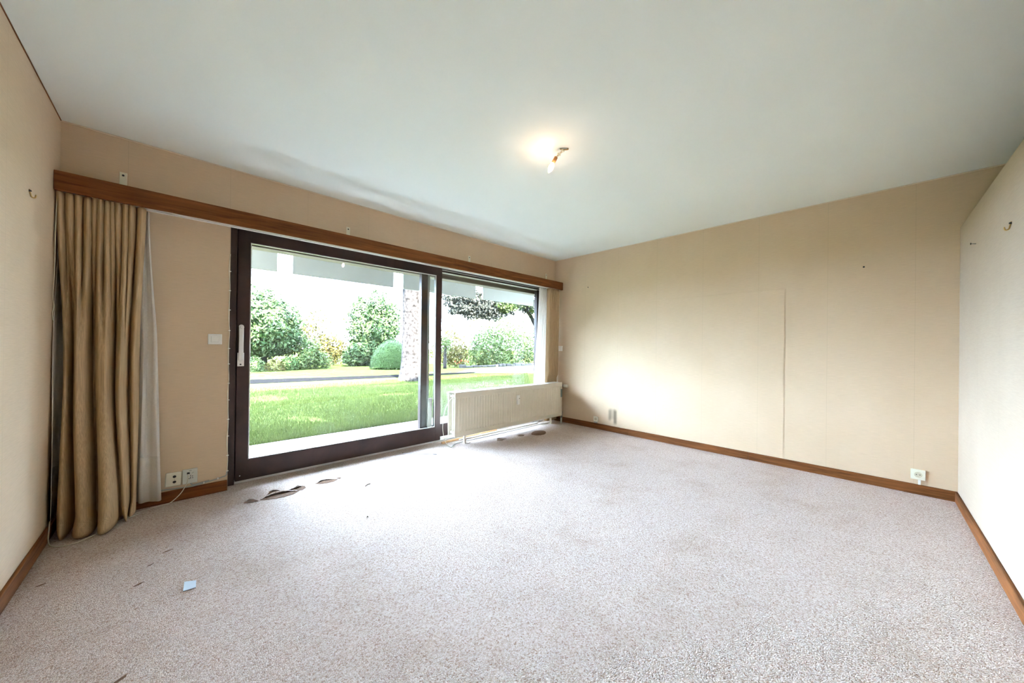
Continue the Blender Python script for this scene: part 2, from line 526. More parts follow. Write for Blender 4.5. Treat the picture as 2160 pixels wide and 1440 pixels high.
# ------------------------------------------------------------------ the sliding window
win = thing('window_1', (-3.9, 0.1, 0), 'wide dark timber sliding window onto the garden', kind='structure')
YF = 0.10                                   # room side of the sliding sash
MB().box((OX0 - 0.03, 0.085, 0.0), (-3.905, 0.26, OZ + 0.02), 0.004).build('jamb', 'frame', win)
MB().box((-3.96, 0.157, 0.0), (-3.868, 0.26, OZ + 0.02), 0.003).build('jamb', 'frame', win)
MB().box((-0.155, 0.12, 0.0), (OX1 + 0.03, 0.26, OZ + 0.02), 0.004).build('jamb', 'frame', win)
MB().box((-3.905, 0.092, 2.075), (-0.155, 0.26, OZ + 0.02), 0.004).build('head', 'frame', win)
MB().box((-3.905, 0.103, 0.0), (-0.155, 0.26, 0.0185), 0.002).build('threshold', 'aluminium', win)
MB().box((-1.985, 0.128, 0.016), (-0.155, 0.142, 0.048), 0.002).build('track_rail', 'white', win)
MB().box((-1.985, 0.118, 2.052), (-0.155, 0.126, 2.058), 0.001).build('track_rail', 'aluminium', win)
MB().box((-1.985, 0.140, 2.030), (-0.155, 0.148, 2.036), 0.001).build('track_rail', 'aluminium', win)
# sliding sash
SX0, SX1, GX0, GX1, GZ0, GZ1 = -3.899, -1.988, -3.815, -2.062, 0.183, 1.976
sb = MB()
y0, y1 = YF, YF + 0.055
sb.box((SX0, y0, 0.018), (GX0, y1, 2.085), 0.005)
sb.box((GX1, y0, 0.018), (SX1, y1, 2.085), 0.005)
sb.box((GX0 - 0.004, y0 + 0.001, 0.018), (GX1 + 0.004, y1 - 0.001, GZ0), 0.005)
sb.box((GX0 - 0.004, y0 + 0.001, GZ1), (GX1 + 0.004, y1 - 0.001, 2.085), 0.005)
sash = sb.build('sliding_sash', 'frame', win)
MB().box((GX0, 0.122, GZ0), (GX1, 0.127, GZ1)).build('pane', 'glass', sash)
for a, b in (((GX0, 0.106, GZ0), (GX1, 0.121, GZ0 + 0.008)), ((GX0, 0.106, GZ1 - 0.008), (GX1, 0.121, GZ1)),
             ((GX0, 0.106, GZ0 + 0.008), (GX0 + 0.007, 0.121, GZ1 - 0.008)), ((GX1 - 0.007, 0.106, GZ0 + 0.008), (GX1, 0.121, GZ1 - 0.008))):
    MB().box(a, b, 0.001, 1).build('glazing_bead', 'aluminium', sash)
# fixed light on the outer track
FY = 0.175
fb = MB()
fb.box((-2.215, FY, 0.02), (-2.135, FY + 0.06, 2.1), 0.004)
fb.box((-0.225, FY, 0.02), (-0.15, FY + 0.06, 2.1), 0.004)
fb.box((-2.14, FY, 0.02), (-0.22, FY + 0.06, 0.19), 0.004)
fb.box((-2.14, FY, 2.04), (-0.22, FY + 0.06, 2.1), 0.004)
fix = fb.build('fixed_sash', 'frame', win)
MB().box((-2.136, 0.20, 0.188), (-0.223, 0.205, 2.042)).build('pane', 'glass', fix)
MB().box((-2.135, FY + 0.004, 0.19), (-2.105, FY + 0.024, 2.04), 0.002, 1).build('glazing_bead', 'panel', fix)
MB().box((-2.105, FY + 0.004, 0.19), (-0.225, FY + 0.024, 0.198), 0.001, 1).build('glazing_bead', 'aluminium', fix)
MB().box((-2.105, FY + 0.004, 2.032), (-0.225, FY + 0.024, 2.04), 0.001, 1).build('glazing_bead', 'aluminium', fix)
# weather strip behind the sash, lower piece
MB().box((-2.128, 0.157, 0.10), (-2.070, 0.172, 0.52), 0.003).build('draught_strip', 'white', win)

# handle
hd = MB()
hx = -3.872
hd.box((hx - 0.022, YF - 0.006, 0.955), (hx + 0.022, YF, 1.065), 0.002)
hd.lathe((hx, YF - 0.002, 1.010), (0, -1, 0), [(0, 0.017), (0.014, 0.017), (0.016, 0.014)], 20)
plate = hd.build('handle_plate', 'handle', win)
lv = MB()
lv.box((hx - 0.016, YF - 0.026, 1.005), (hx + 0.016, YF - 0.014, 1.278), 0.005)
lv.lathe((hx, YF - 0.0135, 1.278), (0, -1, 0), [(0, 0.016), (0.013, 0.016)], 20)
lv.lathe((hx + 0.004, YF - 0.024, 1.272), (0, -1, 0), [(0, 0.013), (0.009, 0.013), (0.011, 0.011)], 18)
lv.build('handle_lever', 'handle', plate)
MB().lathe((hx - 0.001, YF - 0.005, 0.970), (0, -1, 0), [(0, 0.006), (0.003, 0.006)], 12).build('keyhole', 'black', plate)
# bolt heads on the bottom rail
for bx_, bz_ in ((-3.868, 0.06),):
    MB().lathe((bx_, YF + 0.001, bz_), (0, -1, 0), [(0, 0.005), (0.003, 0.004)], 10).build('screw', 'aluminium', sash)

# ------------------------------------------------------------------ floor details: torn carpet and dent marks
def tear(pts, lip, seed, h=0.012):
    rnd = random.Random(seed)
    t = MB().prism(pts, 0.0005, 0.0025).build('carpet_tear_dent', 'underlay', floor)
    if lip:
        rows = [[], [], [], []]
        c = catmull([(x, y, 0) for x, y in lip], 6)
        n = len(c)
        for i, p in enumerate(c):
            e = math.sin(math.pi * i / (n - 1)) ** 0.6
            j = rnd.uniform(0.75, 1.25)
            w = 0.02 + 0.018 * e * j
            hh = h * e * j
            rows[0].append((p.x + 0.003, p.y + w, 0.0004))
            rows[1].append((p.x + 0.002, p.y + w * 0.45, hh * 0.75))
            rows[2].append((p.x, p.y + 0.004, hh))
            rows[3].append((p.x, p.y - 0.006 * j, hh * 0.72))
        MB().grid(rows).build('frayed_edge', 'carpet', t)
    return t
tear([(-3.893, -0.373), (-3.860, -0.335), (-3.835, -0.345), (-3.815, -0.385), (-3.812, -0.406), (-3.85, -0.40)],
     [(-3.89, -0.368), (-3.858, -0.33), (-3.815, -0.378)], 1)
tear([(-3.80, -0.398), (-3.76, -0.372), (-3.70, -0.360), (-3.64, -0.365), (-3.58, -0.385), (-3.55, -0.392), (-3.60, -0.436), (-3.66, -0.446), (-3.717, -0.437), (-3.78, -0.412)],
     [(-3.80, -0.394), (-3.75, -0.365), (-3.69, -0.352), (-3.63, -0.360), (-3.56, -0.388)], 2, 0.02)
tear([(-3.755, -0.325), (-3.725, -0.285), (-3.69, -0.272), (-3.665, -0.290), (-3.68, -0.318), (-3.72, -0.335)],
     [(-3.75, -0.318), (-3.71, -0.27), (-3.665, -0.284)], 3, 0.018)
tear([(-3.63, -0.345), (-3.57, -0.335), (-3.515, -0.305), (-3.50, -0.325), (-3.503, -0.365), (-3.535, -0.395), (-3.58, -0.375)],
     [(-3.63, -0.340), (-3.57, -0.328), (-3.51, -0.300)], 4, 0.018)
tear([(-3.425, -0.325), (-3.38, -0.30), (-3.32, -0.305), (-3.28, -0.325), (-3.262, -0.345), (-3.30, -0.375), (-3.35, -0.375), (-3.40, -0.355)],
     [(-3.42, -0.32), (-3.36, -0.295), (-3.27, -0.33)], 5)
tear([(-3.262, -0.318), (-3.238, -0.312), (-3.228, -0.330), (-3.25, -0.342)], None, 6)
tear([(-1.47, -0.335), (-1.42, -0.29), (-1.39, -0.265), (-1.345, -0.31), (-1.30, -0.33), (-1.36, -0.345), (-1.41, -0.365)],
     [(-1.46, -0.325), (-1.40, -0.262), (-1.32, -0.315)], 7)
tear([(-1.12, -0.34), (-1.07, -0.31), (-1.03, -0.33), (-1.02, -0.36), (-1.06, -0.385), (-1.11, -0.37)],
     [(-1.12, -0.332), (-1.07, -0.303), (-1.02, -0.34)], 8)
tear([(-0.943, -0.42), (-0.898, -0.365), (-0.83, -0.325), (-0.765, -0.306), (-0.70, -0.325), (-0.663, -0.361), (-0.668, -0.41), (-0.70, -0.45), (-0.75, -0.49), (-0.805, -0.511), (-0.86, -0.505), (-0.91, -0.48)],
     [(-0.945, -0.412), (-0.90, -0.36), (-0.82, -0.318)], 9, 0.008)
def dent_mark(x, y, a, ln, w, seed):
    rnd = random.Random(seed)
    pts = []
    for k in range(14):
        t = 2 * math.pi * k / 14
        rr = rnd.uniform(0.65, 1.15)
        px, py = math.cos(t) * ln * rr, math.sin(t) * w * rr
        pts.append((x + px * math.cos(a) - py * math.sin(a), y + px * math.sin(a) + py * math.cos(a)))
    MB().prism(pts, 0.0004, 0.0018).build('carpet_tear_dent', 'underlay', floor)  # small carpet dents drawn as flat dark patches, their shade as colour
for k, (x, y, a, ln, w) in enumerate([(-4.36, -1.10, 0.5, 0.018, 0.006), (-4.367, -1.74, 0.55, 0.02, 0.007), (-4.27, -0.82, 0.4, 0.022, 0.004),
                                      (-4.33, -0.93, 0.4, 0.014, 0.004), (-4.686, -0.80, 0.4, 0.016, 0.004), (-1.78, -0.19, 0.2, 0.03, 0.01)]):
    dent_mark(x, y, a, ln, w, 20 + k)

# ------------------------------------------------------------------ pelmet and curtain rail
pel = thing('curtain_pelmet', (-4.7, -0.165, 2.03), 'long dark stained wooden pelmet board hung on small brackets over the window', 'pelmet')
MB().box((-L + 0.002, -0.168, 2.024), (-1.985, -0.148, 2.139), 0.003).build('board', 'oak', pel)
MB().box((-1.983, -0.168, 2.024), (-0.012, -0.148, 2.139), 0.003).build('board', 'oak', pel)
MB().box((-0.030, -0.148, 2.030), (-0.012, -0.002, 2.135), 0.002).build('end_board', 'oak', pel)
for bx_, bz_, w in ((-4.510, 2.270, 0.017), (-3.090, 2.262, 0.016), (-1.668, 2.262, 0.016), (-0.218, 2.268, 0.016)):
    bk = MB().box((bx_ - w, -0.003, 2.12), (bx_ + w, 0, bz_), 0.001, 1).box((bx_ - w, -0.148, 2.118), (bx_ + w, -0.002, 2.122), 0.001, 1).build('bracket', 'cream', pel)
    MB().lathe((bx_, -0.002, bz_ - 0.02), (0, -1, 0), [(0, 0.0065), (0.003, 0.006)], 10).build('screw', 'black', bk)
rl = thing('curtain_rail', (-4.7, -0.1, 2.03), 'white double curtain rail fixed behind the wooden pelmet', 'curtain rail')
MB().box((-L + 0.02, -0.137, 2.029), (-0.035, -0.118, 2.042), 0.002, 1).build('track', 'white', rl)
MB().box((-L + 0.02, -0.060, 2.034), (-0.035, -0.040, 2.046), 0.002, 1).build('track', 'white', rl)
MB().box((-0.06, -0.150, 2.012), (-0.035, -0.030, 2.022), 0.002, 1).build('end_stop', 'white', rl)

# ------------------------------------------------------------------ curtains
def lerp(a, b, t): return a + (b - a) * t
def sstep(t):
    t = max(0, min(1, t)); return t * t * (3 - 2 * t)

def sheet(rows, name, mat, parent=None, thick=0.0018):
    o = MB().grid(rows).build(name, mat, parent)
    md = o.modifiers.new('thickness', 'SOLIDIFY')
    md.thickness = thick
    md.offset = 0
    return o

def left_curtain():
    # lobe borders along the cloth, and how far each lobe swells into the room at top / floor
    borders = [0.0, 0.115, 0.40, 0.64, 0.885, 1.0]
    bot_y = [-0.27, -0.315, -0.335, -0.20, -0.13]
    mid_y = [-0.17, -0.20, -0.205, -0.185, -0.135]
    bx_mid = [-4.738, -4.694, -4.612, -4.530, -4.462, -4.422]
    bx_bot = [-4.745, -4.668, -4.585, -4.488, -4.452, -4.428]
    xt0, xt1 = -4.757, -4.405
    ncol, nrow = 280, 70
    rows = []
    for r in range(nrow + 1):
        t = r / nrow
        z = lerp(2.026, 0.012, t)
        row = []
        for c in range(ncol + 1):
            s = c / ncol
            k = max(i for i in range(5) if s >= borders[i] - 1e-9)
            u = (s - borders[k]) / (borders[k + 1] - borders[k])
            v = (u - 0.08) / 0.84
            lobe = math.sin(math.pi * v) ** 0.5 if 0 < v < 1 else 0.0
            # big folds
            xm = lerp(bx_mid[k], bx_mid[k + 1], u)
            xb = lerp(bx_bot[k], bx_bot[k + 1], u)
            xt = lerp(xt0, xt1, s)
            ymid = lerp(-0.068, mid_y[k], lobe)
            ybot = lerp(-0.085 - 0.05 * (k in (1, 2)), bot_y[k], lobe)
            if t < 0.55:
                q = sstep(t / 0.55)
                x = lerp(xt, xm, q); yb = lerp(-0.105, ymid, q)
            else:
                q = sstep((t - 0.55) / 0.45)
                x = lerp(xm, xb, q); yb = lerp(ymid, ybot, q)
            # narrow pleats at the heading that melt into the folds
            ph = 2 * math.pi * (12.5 * s + 0.35 * math.sin(9 * s + 1.3) + 0.12 * math.sin(31 * s))
            amp = 0.034 * (1 - sstep(t / 0.5)) + 0.008 * (1 - t)
            y = yb + amp * math.sin(ph)
            x += 0.010 * (1 - sstep(t / 0.45)) * math.cos(ph)
            x += (0.0 if k in (0, 4) else 0.003) * math.sin(2 * math.pi * u) * sstep(t / 0.5) * -1
            # gentle drift of the folds
            x += 0.006 * math.sin(3.1 * t + 11 * s) * t * (1 - t) * 4
            y += 0.006 * noise.noise(Vector((s * 9, t * 5, 3.0)))
            # cloth piles up on the carpet
            if t > 0.955:
                e = (t - 0.955) / 0.045
                y -= 0.030 * math.sin(math.pi * e * 0.9) * lobe
                x += 0.012 * math.sin(17 * s + 2) * e
                z2 = lerp(lerp(2.026, 0.012, 0.955), 0.006 + 0.012 * (1 - lobe), e)
            else:
                z2 = z
            row.append((max(x, -L + 0.006), min(y, -0.062), z2))
        rows.append(row)
    return rows
cur = sheet(left_curtain(), 'curtain', 'curtain')
tag(cur, 'long beige striped curtain gathered in deep folds and bunched on the carpet', 'curtain', 'heavy beige curtains')

def left_sheer():
    plan_top = [(-4.758, -0.075), (-4.745, -0.035), (-4.66, -0.045), (-4.58, -0.034), (-4.50, -0.045), (-4.46, -0.034), (-4.425, -0.062), (-4.408, -0.040), (-4.392, -0.058), (-4.386, -0.045)]
    plan_mid = [(-4.758, -0.165), (-4.750, -0.060), (-4.66, -0.045), (-4.58, -0.034), (-4.49, -0.045), (-4.435, -0.034), (-4.405, -0.070), (-4.385, -0.045), (-4.352, -0.075), (-4.340, -0.055)]
    plan_bot = [(-4.748, -0.238), (-4.757, -0.085), (-4.66, -0.045), (-4.58, -0.034), (-4.48, -0.045), (-4.432, -0.040), (-4.408, -0.090), (-4.372, -0.065), (-4.325, -0.085), (-4.309, -0.050)]
    a, b, c = (catmull([(x, y, 0) for x, y in p], 8) for p in (plan_top, plan_mid, plan_bot))
    rows = []
    for r in range(41):
        t = r / 40
        row = []
        for i in range(len(a)):
            p = a[i].lerp(b[i], sstep(t / 0.5)) if t < 0.5 else b[i].lerp(c[i], (t - 0.5) / 0.5)
            zb = lerp(0.095, 0.045, i / len(a))
            row.append((p.x + 0.002 * math.sin(t * 9 + i), min(p.y, -0.020), lerp(2.026, zb, t)))
        rows.append(row)
    return rows
rows = left_sheer()
sh = sheet(rows, 'sheer_curtain', 'sheer', thick=0.0008)
tag(sh, 'white sheer curtain hanging behind the long beige curtain at the left wall', 'sheer curtain', 'white sheer curtains')
hem = [[(x, y - 0.0016, z + (0.0 if k else 0.012)) for x, y, z in rows[i]] for k, i in enumerate((34, 35, 37, 40))]
sheet(hem, 'hem', 'sheer', sh, 0.0006)

def hang(n, xt, xb, yt, yb, amp, freq, seed, zb, z_top=2.026, sway=0.0):
    rows = []
    for r in range(41):
        t = r / 40
        row = []
        for c in range(n + 1):
            s = c / n
            ph = 2 * math.pi * (freq * s + 0.2 * math.sin(6 * s + seed))
            x = lerp(lerp(xt[0], xt[1], s), lerp(xb[0], xb[1], s), sstep(t))
            y = lerp(lerp(yt[0], yt[1], s), lerp(yb[0], yb[1], s), t) + amp * (0.8 + 0.4 * t) * math.sin(ph)
            x += 0.35 * amp * math.cos(ph) + sway * math.sin(2.5 * t + s * 7) * t
            row.append((min(x, -0.008), y, lerp(z_top, zb, t)))
        rows.append(row)
    return rows
rows_r = hang(170, (-0.275, -0.045), (-0.262, -0.030), (-0.105, -0.105), (-0.060, -0.060), 0.034, 7.5, 2.0, 0.030, sway=0.004)
for r_ in rows_r:                                  # the lower part stays clear of the radiator back
    for i, (x, y, z) in enumerate(r_):
        if z < 0.70: r_[i] = (x, max(y, -0.084), z)
cr = sheet(rows_r, 'curtain', 'curtain')
tag(cr, 'narrow beige curtain hanging in the corner behind the radiator', 'curtain', 'heavy beige curtains')
rows_s = hang(120, (-0.425, -0.255), (-0.520, -0.225), (-0.055, -0.050), (-0.020, -0.020), 0.012, 4.5, 0.7, 0.035, sway=0.006)
rs = sheet(rows_s, 'sheer_curtain', 'sheer', thick=0.0008)
tag(rs, 'white sheer curtain lit from outside beside the corner curtain above the radiator', 'sheer curtain', 'white sheer curtains')

# ------------------------------------------------------------------ radiator
RX0, RX1, RYF, RYB, RZ0, RZ1 = -2.012, -0.100, -0.245, -0.090, 0.120, 0.613
rad = thing('radiator', (-1.05, -0.165, 0), 'long cream panel radiator standing on feet in front of the window', 'radiator')
def ribbed(y, out, x0=RX0, x1=RX1, z0=RZ0, z1=RZ1, pitch=0.0405, depth=0.006):
    n = int(round((x1 - x0 - 0.03) / pitch))
    p = (x1 - x0 - 0.03) / n
    prof = [(x0, 0), (x0 + 0.013, 0)]
    for k in range(n):
        a = x0 + 0.015 + k * p
        prof += [(a + p * 0.12, 0), (a + p * 0.28, 1), (a + p * 0.80, 1), (a + p * 0.96, 0)]
    prof += [(x1 - 0.013, 0), (x1, 0)]
    zr = [(z0, 0), (z0 + 0.045, 0), (z0 + 0.062, 1), (z1 - 0.068, 1), (z1 - 0.050, 0), (z1, 0)]
    front = [[(x, y + out * depth * (1 - e * w), z) for x, e in prof] for z, w in zr]
    back = [[(x, y - out * 0.010, z) for x in (x0, x1)] for z in (z1, z0)]
    mb = MB().grid(front, smooth=False)
    mb.box((x0, y - out * 0.011, z0), (x1, y - out * 0.002, z1), 0.0)
    # rolled edges
    mb.tube([(x0, y, z1), (x1, y, z1)], 0.006, 8).tube([(x0, y, z0), (x1, y, z0)], 0.006, 8)
    mb.tube([(x0 + 0.001, y, z0), (x0 + 0.001, y, z1)], 0.005, 8).tube([(x1 - 0.001, y, z0), (x1 - 0.001, y, z1)], 0.005, 8)
    return mb
ribbed(RYF + 0.008, -1).build('front_panel', 'enamel', rad)
ribbed(RYB - 0.008, 1).build('back_panel', 'enamel', rad)
MB().box((RX0 + 0.01, -0.176, RZ0 + 0.012), (RX1 - 0.01, -0.160, RZ1 - 0.02), 0.006).build('middle_panel', 'enamel', rad)
for yc in (-0.208, -0.128):
    cv = MB()
    for k in range(60):
        x = lerp(RX0 + 0.06, RX1 - 0.06, k / 59)
        cv.box((x - 0.0006, yc - 0.022, RZ0 + 0.05), (x + 0.0006, yc + 0.022, RZ1 - 0.05))
    tag(cv.build('convector_fins', 'enamel', rad), kind='stuff')
tg = MB()
tg.box((RX0 - 0.001, RYF + 0.010, RZ1 - 0.004), (RX1, RYF + 0.022, RZ1 + 0.004), 0.001, 1)
tg.box((RX0 - 0.001, RYB - 0.022, RZ1 - 0.004), (RX1, RYB - 0.010, RZ1 + 0.004), 0.001, 1)
for k in range(97):
    x = lerp(RX0 + 0.004, RX1 - 0.004, k / 96)
    tg.box((x - 0.003, RYF + 0.018, RZ1 - 0.003), (x + 0.003, RYB - 0.018, RZ1 + 0.002))
tag(tg.build('top_grille', 'white', rad), kind='stuff')
for yc in (-0.205, -0.130):                        # stubs joining the panels at the open end
    for zc in (RZ0 + 0.035, RZ1 - 0.045):
        MB().lathe((RX0 + 0.03, yc - 0.036, zc), (0, 1, 0), [(0, 0.017), (0.072, 0.017)], 14).build('connector', 'enamel', rad)
for fx in (-1.812, -0.250):
    MB().box((fx - 0.011, -0.160, 0.0), (fx + 0.011, -0.135, 0.150), 0.002).box((fx - 0.02, -0.175, 0.0), (fx + 0.02, -0.118, 0.006), 0.001, 1).build('foot', 'enamel', rad)
# heat meter, label, valve side
hm = MB().box((-1.058, RYF - 0.026, 0.386), (-1.018, RYF + 0.003, 0.510), 0.005).build('heat_meter', 'white', rad)
MB().box((-1.040, RYF - 0.0275, 0.462), (-1.022, RYF - 0.025, 0.468)).build('display', 'black', hm)
MB().box((-0.138, RYF - 0.0035, 0.398), (-0.102, RYF + 0.001, 0.518), 0.0008, 1).build('type_label', 'labelgrey', rad)
vb = MB()
vb.tube([(-0.105, -0.215, 0.565), (-0.062, -0.215, 0.565)], 0.011, 12)
vb.tube([(-0.062, -0.200, 0.565), (-0.062, -0.245, 0.563)], 0.014, 12)
vv = vb.build('valve', 'steel', rad)
MB().lathe((-0.062, -0.238, 0.563), (0.12, -1, -0.03), [(0, 0.014), (0.006, 0.022), (0.060, 0.023), (0.070, 0.021), (0.076, 0.012)], 20).build('thermostat_head', 'cream', vv)
MB().lathe((-0.125, -0.165, RZ1), (0, 0, 1), [(0, 0.006), (0.012, 0.006), (0.016, 0.004)], 10).build('air_vent', 'aluminium', rad)
lb = MB()
lb.tube([(-0.105, -0.215, 0.150), (-0.072, -0.215, 0.150)], 0.012, 12)
lb.tube([(-0.072, -0.215, 0.175), (-0.072, -0.215, 0.082)], 0.014, 12)
lb.tube([(-0.105, -0.230, 0.100), (-0.105, -0.230, 0.082)], 0.013, 12)
lb.build('lockshield_valve', 'steel', rad)
MB().tube([(-0.105, -0.230, 0.0), (-0.105, -0.230, 0.085)], 0.009, 12).build('pipe', 'white', rad)
MB().tube([(-0.072, -0.215, 0.0), (-0.072, -0.215, 0.085)], 0.009, 12).build('pipe', 'white', rad)

# along the floor under the radiator
fp = thing('floor_pipe', (-1.1, -0.12, 0), 'thin white heating pipe running along the carpet under the radiator', 'pipe')
MB().tube(catmull([(-1.80, -0.020, 0.012), (-1.46, -0.018, 0.012), (-1.06, -0.015, 0.012), (-0.55, -0.012, 0.012), (-0.40, -0.012, 0.012)], 6), 0.010, 10).build('pipe', 'white', fp)
for x in (-1.47, -1.06, -0.62):
    MB().box((x - 0.007, -0.030, 0.0), (x + 0.007, -0.002, 0.025), 0.003).build('clip', 'white', fp)
cable('cable', [(-2.035, -0.205, 0.004), (-1.99, -0.165, 0.004), (-1.926, -0.120, 0.004), (-1.83, -0.100, 0.004), (-1.494, -0.100, 0.004), (-1.172, -0.098, 0.004), (-0.70, -0.088, 0.004), (-0.40, -0.078, 0.004)],
      0.0035, 'greycord', 'dark thin cable lying on the carpet along the radiator feet')
cable('cable', [(-1.998, -0.215, 0.590), (-2.035, -0.215, 0.56), (-2.082, -0.20, 0.504), (-2.128, -0.20, 0.40), (-2.145, -0.20, 0.28), (-2.143, -0.20, 0.20), (-2.126, -0.20, 0.116), (-2.09, -0.20, 0.045), (-2.04, -0.20, 0.006), (-1.98, -0.19, 0.005)],
      0.0028, 'cord', 'thin cream wire drooping from the top of the radiator to the carpet')
bt = MB().box((-0.45, -0.011, 0.0), (0.45, 0.011, 0.022), 0.002, 1)
bt.xform(Matrix.Translation((-1.585, 0.028, 0.001)) @ Matrix.Rotation(R(4.2), 4, 'Z'))
tag(bt.build('wooden_batten', 'pine'), 'bare pine batten lying on the carpet below the radiator end', 'batten')

# ------------------------------------------------------------------ switches, sockets, hooks
sw = thing('light_switch', (-4.037, -0.005, 1.17), 'white square light switch on the wall beside the window frame', 'light switch')
MB().box((-4.078, -0.010, 1.131), (-3.997, 0, 1.210), 0.003).build('plate', 'white', sw)
MB().box((-4.061, -0.014, 1.147), (-4.014, -0.008, 1.194), 0.0025).build('rocker', 'white', sw)
ss = thing('light_switch', (-0.002, -0.115, 1.13), 'small white switch on the far wall right behind the corner curtain', 'light switch')
MB().box((-0.012, -0.165, 1.085), (0, -0.085, 1.165), 0.003).build('plate', 'white', ss)
MB().box((-0.016, -0.148, 1.100), (-0.010, -0.102, 1.150), 0.002).build('rocker', 'white', ss)

an = thing('aerial_socket', (-4.25, -0.01, 0.16), 'cream rounded aerial socket with two dark holes, next to the sheer curtain', 'socket')
ap = MB().box((-0.043, -0.011, -0.050), (0.043, 0, 0.050), 0.008, 3)
ap.xform(Matrix.Translation((-4.252, 0, 0.160)) @ Matrix.Rotation(R(3), 4, 'Y'))
ap.build('plate', 'cream', an)
for z in (0.180, 0.142):
    MB().lathe((-4.247, -0.0095, z), (0, -1, 0), [(0, 0.0095), (0.003, 0.009), (0.0035, 0.007)], 16).build('port', 'black', an)
MB().lathe((-4.247, -0.0095, 0.161), (0, -1, 0), [(0, 0.003), (0.002, 0.0025)], 8).build('screw', 'steel', an)
tp = thing('telephone_socket', (-4.166, -0.02, 0.16), 'grey box-shaped telephone socket with a cord plugged in', 'socket')
MB().box((-4.206, -0.026, 0.114), (-4.126, 0, 0.216), 0.003).build('box', 'greyplastic', tp)
MB().box((-4.183, -0.0275, 0.184), (-4.168, -0.025, 0.197)).build('jack', 'black', tp)
for (x, z) in ((-4.163, 0.172), (-4.163, 0.160), (-4.153, 0.166), (-4.152, 0.153), (-4.163, 0.152), (-4.171, 0.150)):
    MB().lathe((x, -0.0255, z), (0, -1, 0), [(0, 0.003), (0.0015, 0.003)], 8).build('pin_hole', 'black', tp)
MB().box((-4.172, -0.0268, 0.2065), (-4.158, -0.0255, 0.2100)).build('mark', 'labelgrey', tp)
MB().tube([(-4.156, -0.0262, 0.188), (-4.146, -0.0262, 0.194)], 0.0012, 6).build('mark', 'labelgrey', tp)

def wall_socket(y, z, label, w=0.040):
    s = thing('power_socket', (0, y, z), label, 'socket')
    MB().box((-0.012, y - w, z - w), (0, y + w, z + w), 0.003).build('plate', 'cream', s)
    cup = MB().lathe((-0.011, y, z), (-1, 0, 0), [(0, 0.0215), (0.0016, 0.0215), (0.0026, 0.0195)], 24).build('socket_face', 'socketface', s)
    for dy in (-0.0095, 0.0095):
        MB().lathe((-0.0125, y + dy, z), (-1, 0, 0), [(0, 0.0034), (0.0018, 0.0034)], 10).build('pin_hole', 'black', cup)
    MB().lathe((-0.0125, y, z + 0.001), (-1, 0, 0), [(0, 0.002), (0.003, 0.002)], 8).build('earth_pin', 'steel', cup)
    return s
s2 = wall_socket(-3.776, 0.157, 'cream power socket just above the baseboard near the partition corner')
MB().box((-0.008, -3.790, BH - 0.002), (-0.002, -3.776, 0.119), 0.001, 1).build('conduit', 'white', s2)
s1 = wall_socket(-0.778, 0.136, 'small cream power socket low on the far wall near the radiator', 0.037)
MB().box((-0.014, -0.800, 0.083), (-0.004, -0.752, 0.099), 0.001, 1).build('conduit', 'greycord', s1)

def hook(name, p, nrm, label, kind):
    """nail or picture hook on a wall; nrm points into the room"""
    n = Vector(nrm); p = Vector(p)
    o = thing(name, p, label, 'hook' if kind == 'hook' else 'nail')
    side = n.cross(Vector((0, 0, 1)))
    if kind == 'hook':
        MB().tube(catmull([p + Vector((0, 0, 0.022)), p + n * 0.004 + Vector((0, 0, 0.004)), p + n * 0.008 + Vector((0, 0, -0.014)), p + n * 0.018 + Vector((0, 0, -0.016)), p + n * 0.021 + Vector((0, 0, -0.002))], 5), 0.0028, 8).build('hook_wire', 'brass', o)
        MB().lathe(p + Vector((0, 0, 0.014)), n, [(0, 0.006), (0.004, 0.006), (0.008, 0.003)], 10).build('nail_head', 'black', o)
    else:
        MB().tube([p, p + n * 0.022 + Vector((0, 0, 0.004))], 0.0028, 8).build('shank', 'steel', o)
        MB().lathe(p + n * 0.020 + Vector((0, 0, 0.004)), n, [(0, 0.007), (0.003, 0.006)], 10).build('nail_head', 'black', o)
    return o
hook('picture_hook', (-L, -0.614, 1.86), (1, 0, 0), 'small dark picture hook on the left wall beside the pelmet end', 'hook')
hook('picture_hook', (-1.397, -WD, 1.746), (0, 1, 0), 'small pale hook high on the partition', 'hook')
hook('wall_nail', (0, -0.630, 2.012), (-1, 0, 0), 'dark nail on the far wall near the pelmet corner', 'nail')
hook('wall_nail', (0, -3.456, 1.862), (-1, 0, 0), 'dark nail high on the far wall near the partition', 'nail')
hook('wall_nail', (-0.584, -WD, 1.837), (0, 1, 0), 'dark nail on the partition close to the far wall corner', 'nail')

# ------------------------------------------------------------------ cables on the window wall
wc = thing('wall_cable', (-4.1, -0.02, 0.1), 'grey cable clipped along the top of the baseboard below the sockets', 'cable')
MB().tube(catmull([(-4.36, -0.010, 0.094), (-4.303, -0.010, 0.098), (-4.22, -0.010, 0.091), (-4.167, -0.012, 0.087), (-4.116, -0.010, 0.090), (-4.037, -0.008, 0.100), (-3.985, -0.006, 0.110), (-3.962, -0.005, 0.118), (-3.957, -0.004, 0.145)], 6), 0.0045, 8).build('cord', 'greycord', wc)
MB().tube(catmull([(-4.160, -0.012, 0.118), (-4.158, -0.010, 0.104), (-4.145, -0.010, 0.096), (-4.10, -0.006, 0.098), (-4.06, -0.004, 0.103)], 6), 0.0045, 8).build('cord', 'greycord', wc)
for x, z in ((-4.09, 0.094), (-4.01, 0.106)):
    MB().box((x - 0.004, -0.016, z - 0.006), (x + 0.004, 0, z + 0.008), 0.0015, 1).build('clip', 'white', wc)
tl = thing('wall_cable', (-3.957, -0.01, 1.0), 'thin white cable tacked up the wall edge beside the window frame', 'cable')
pts = [(-3.957, -0.004, 0.14)]
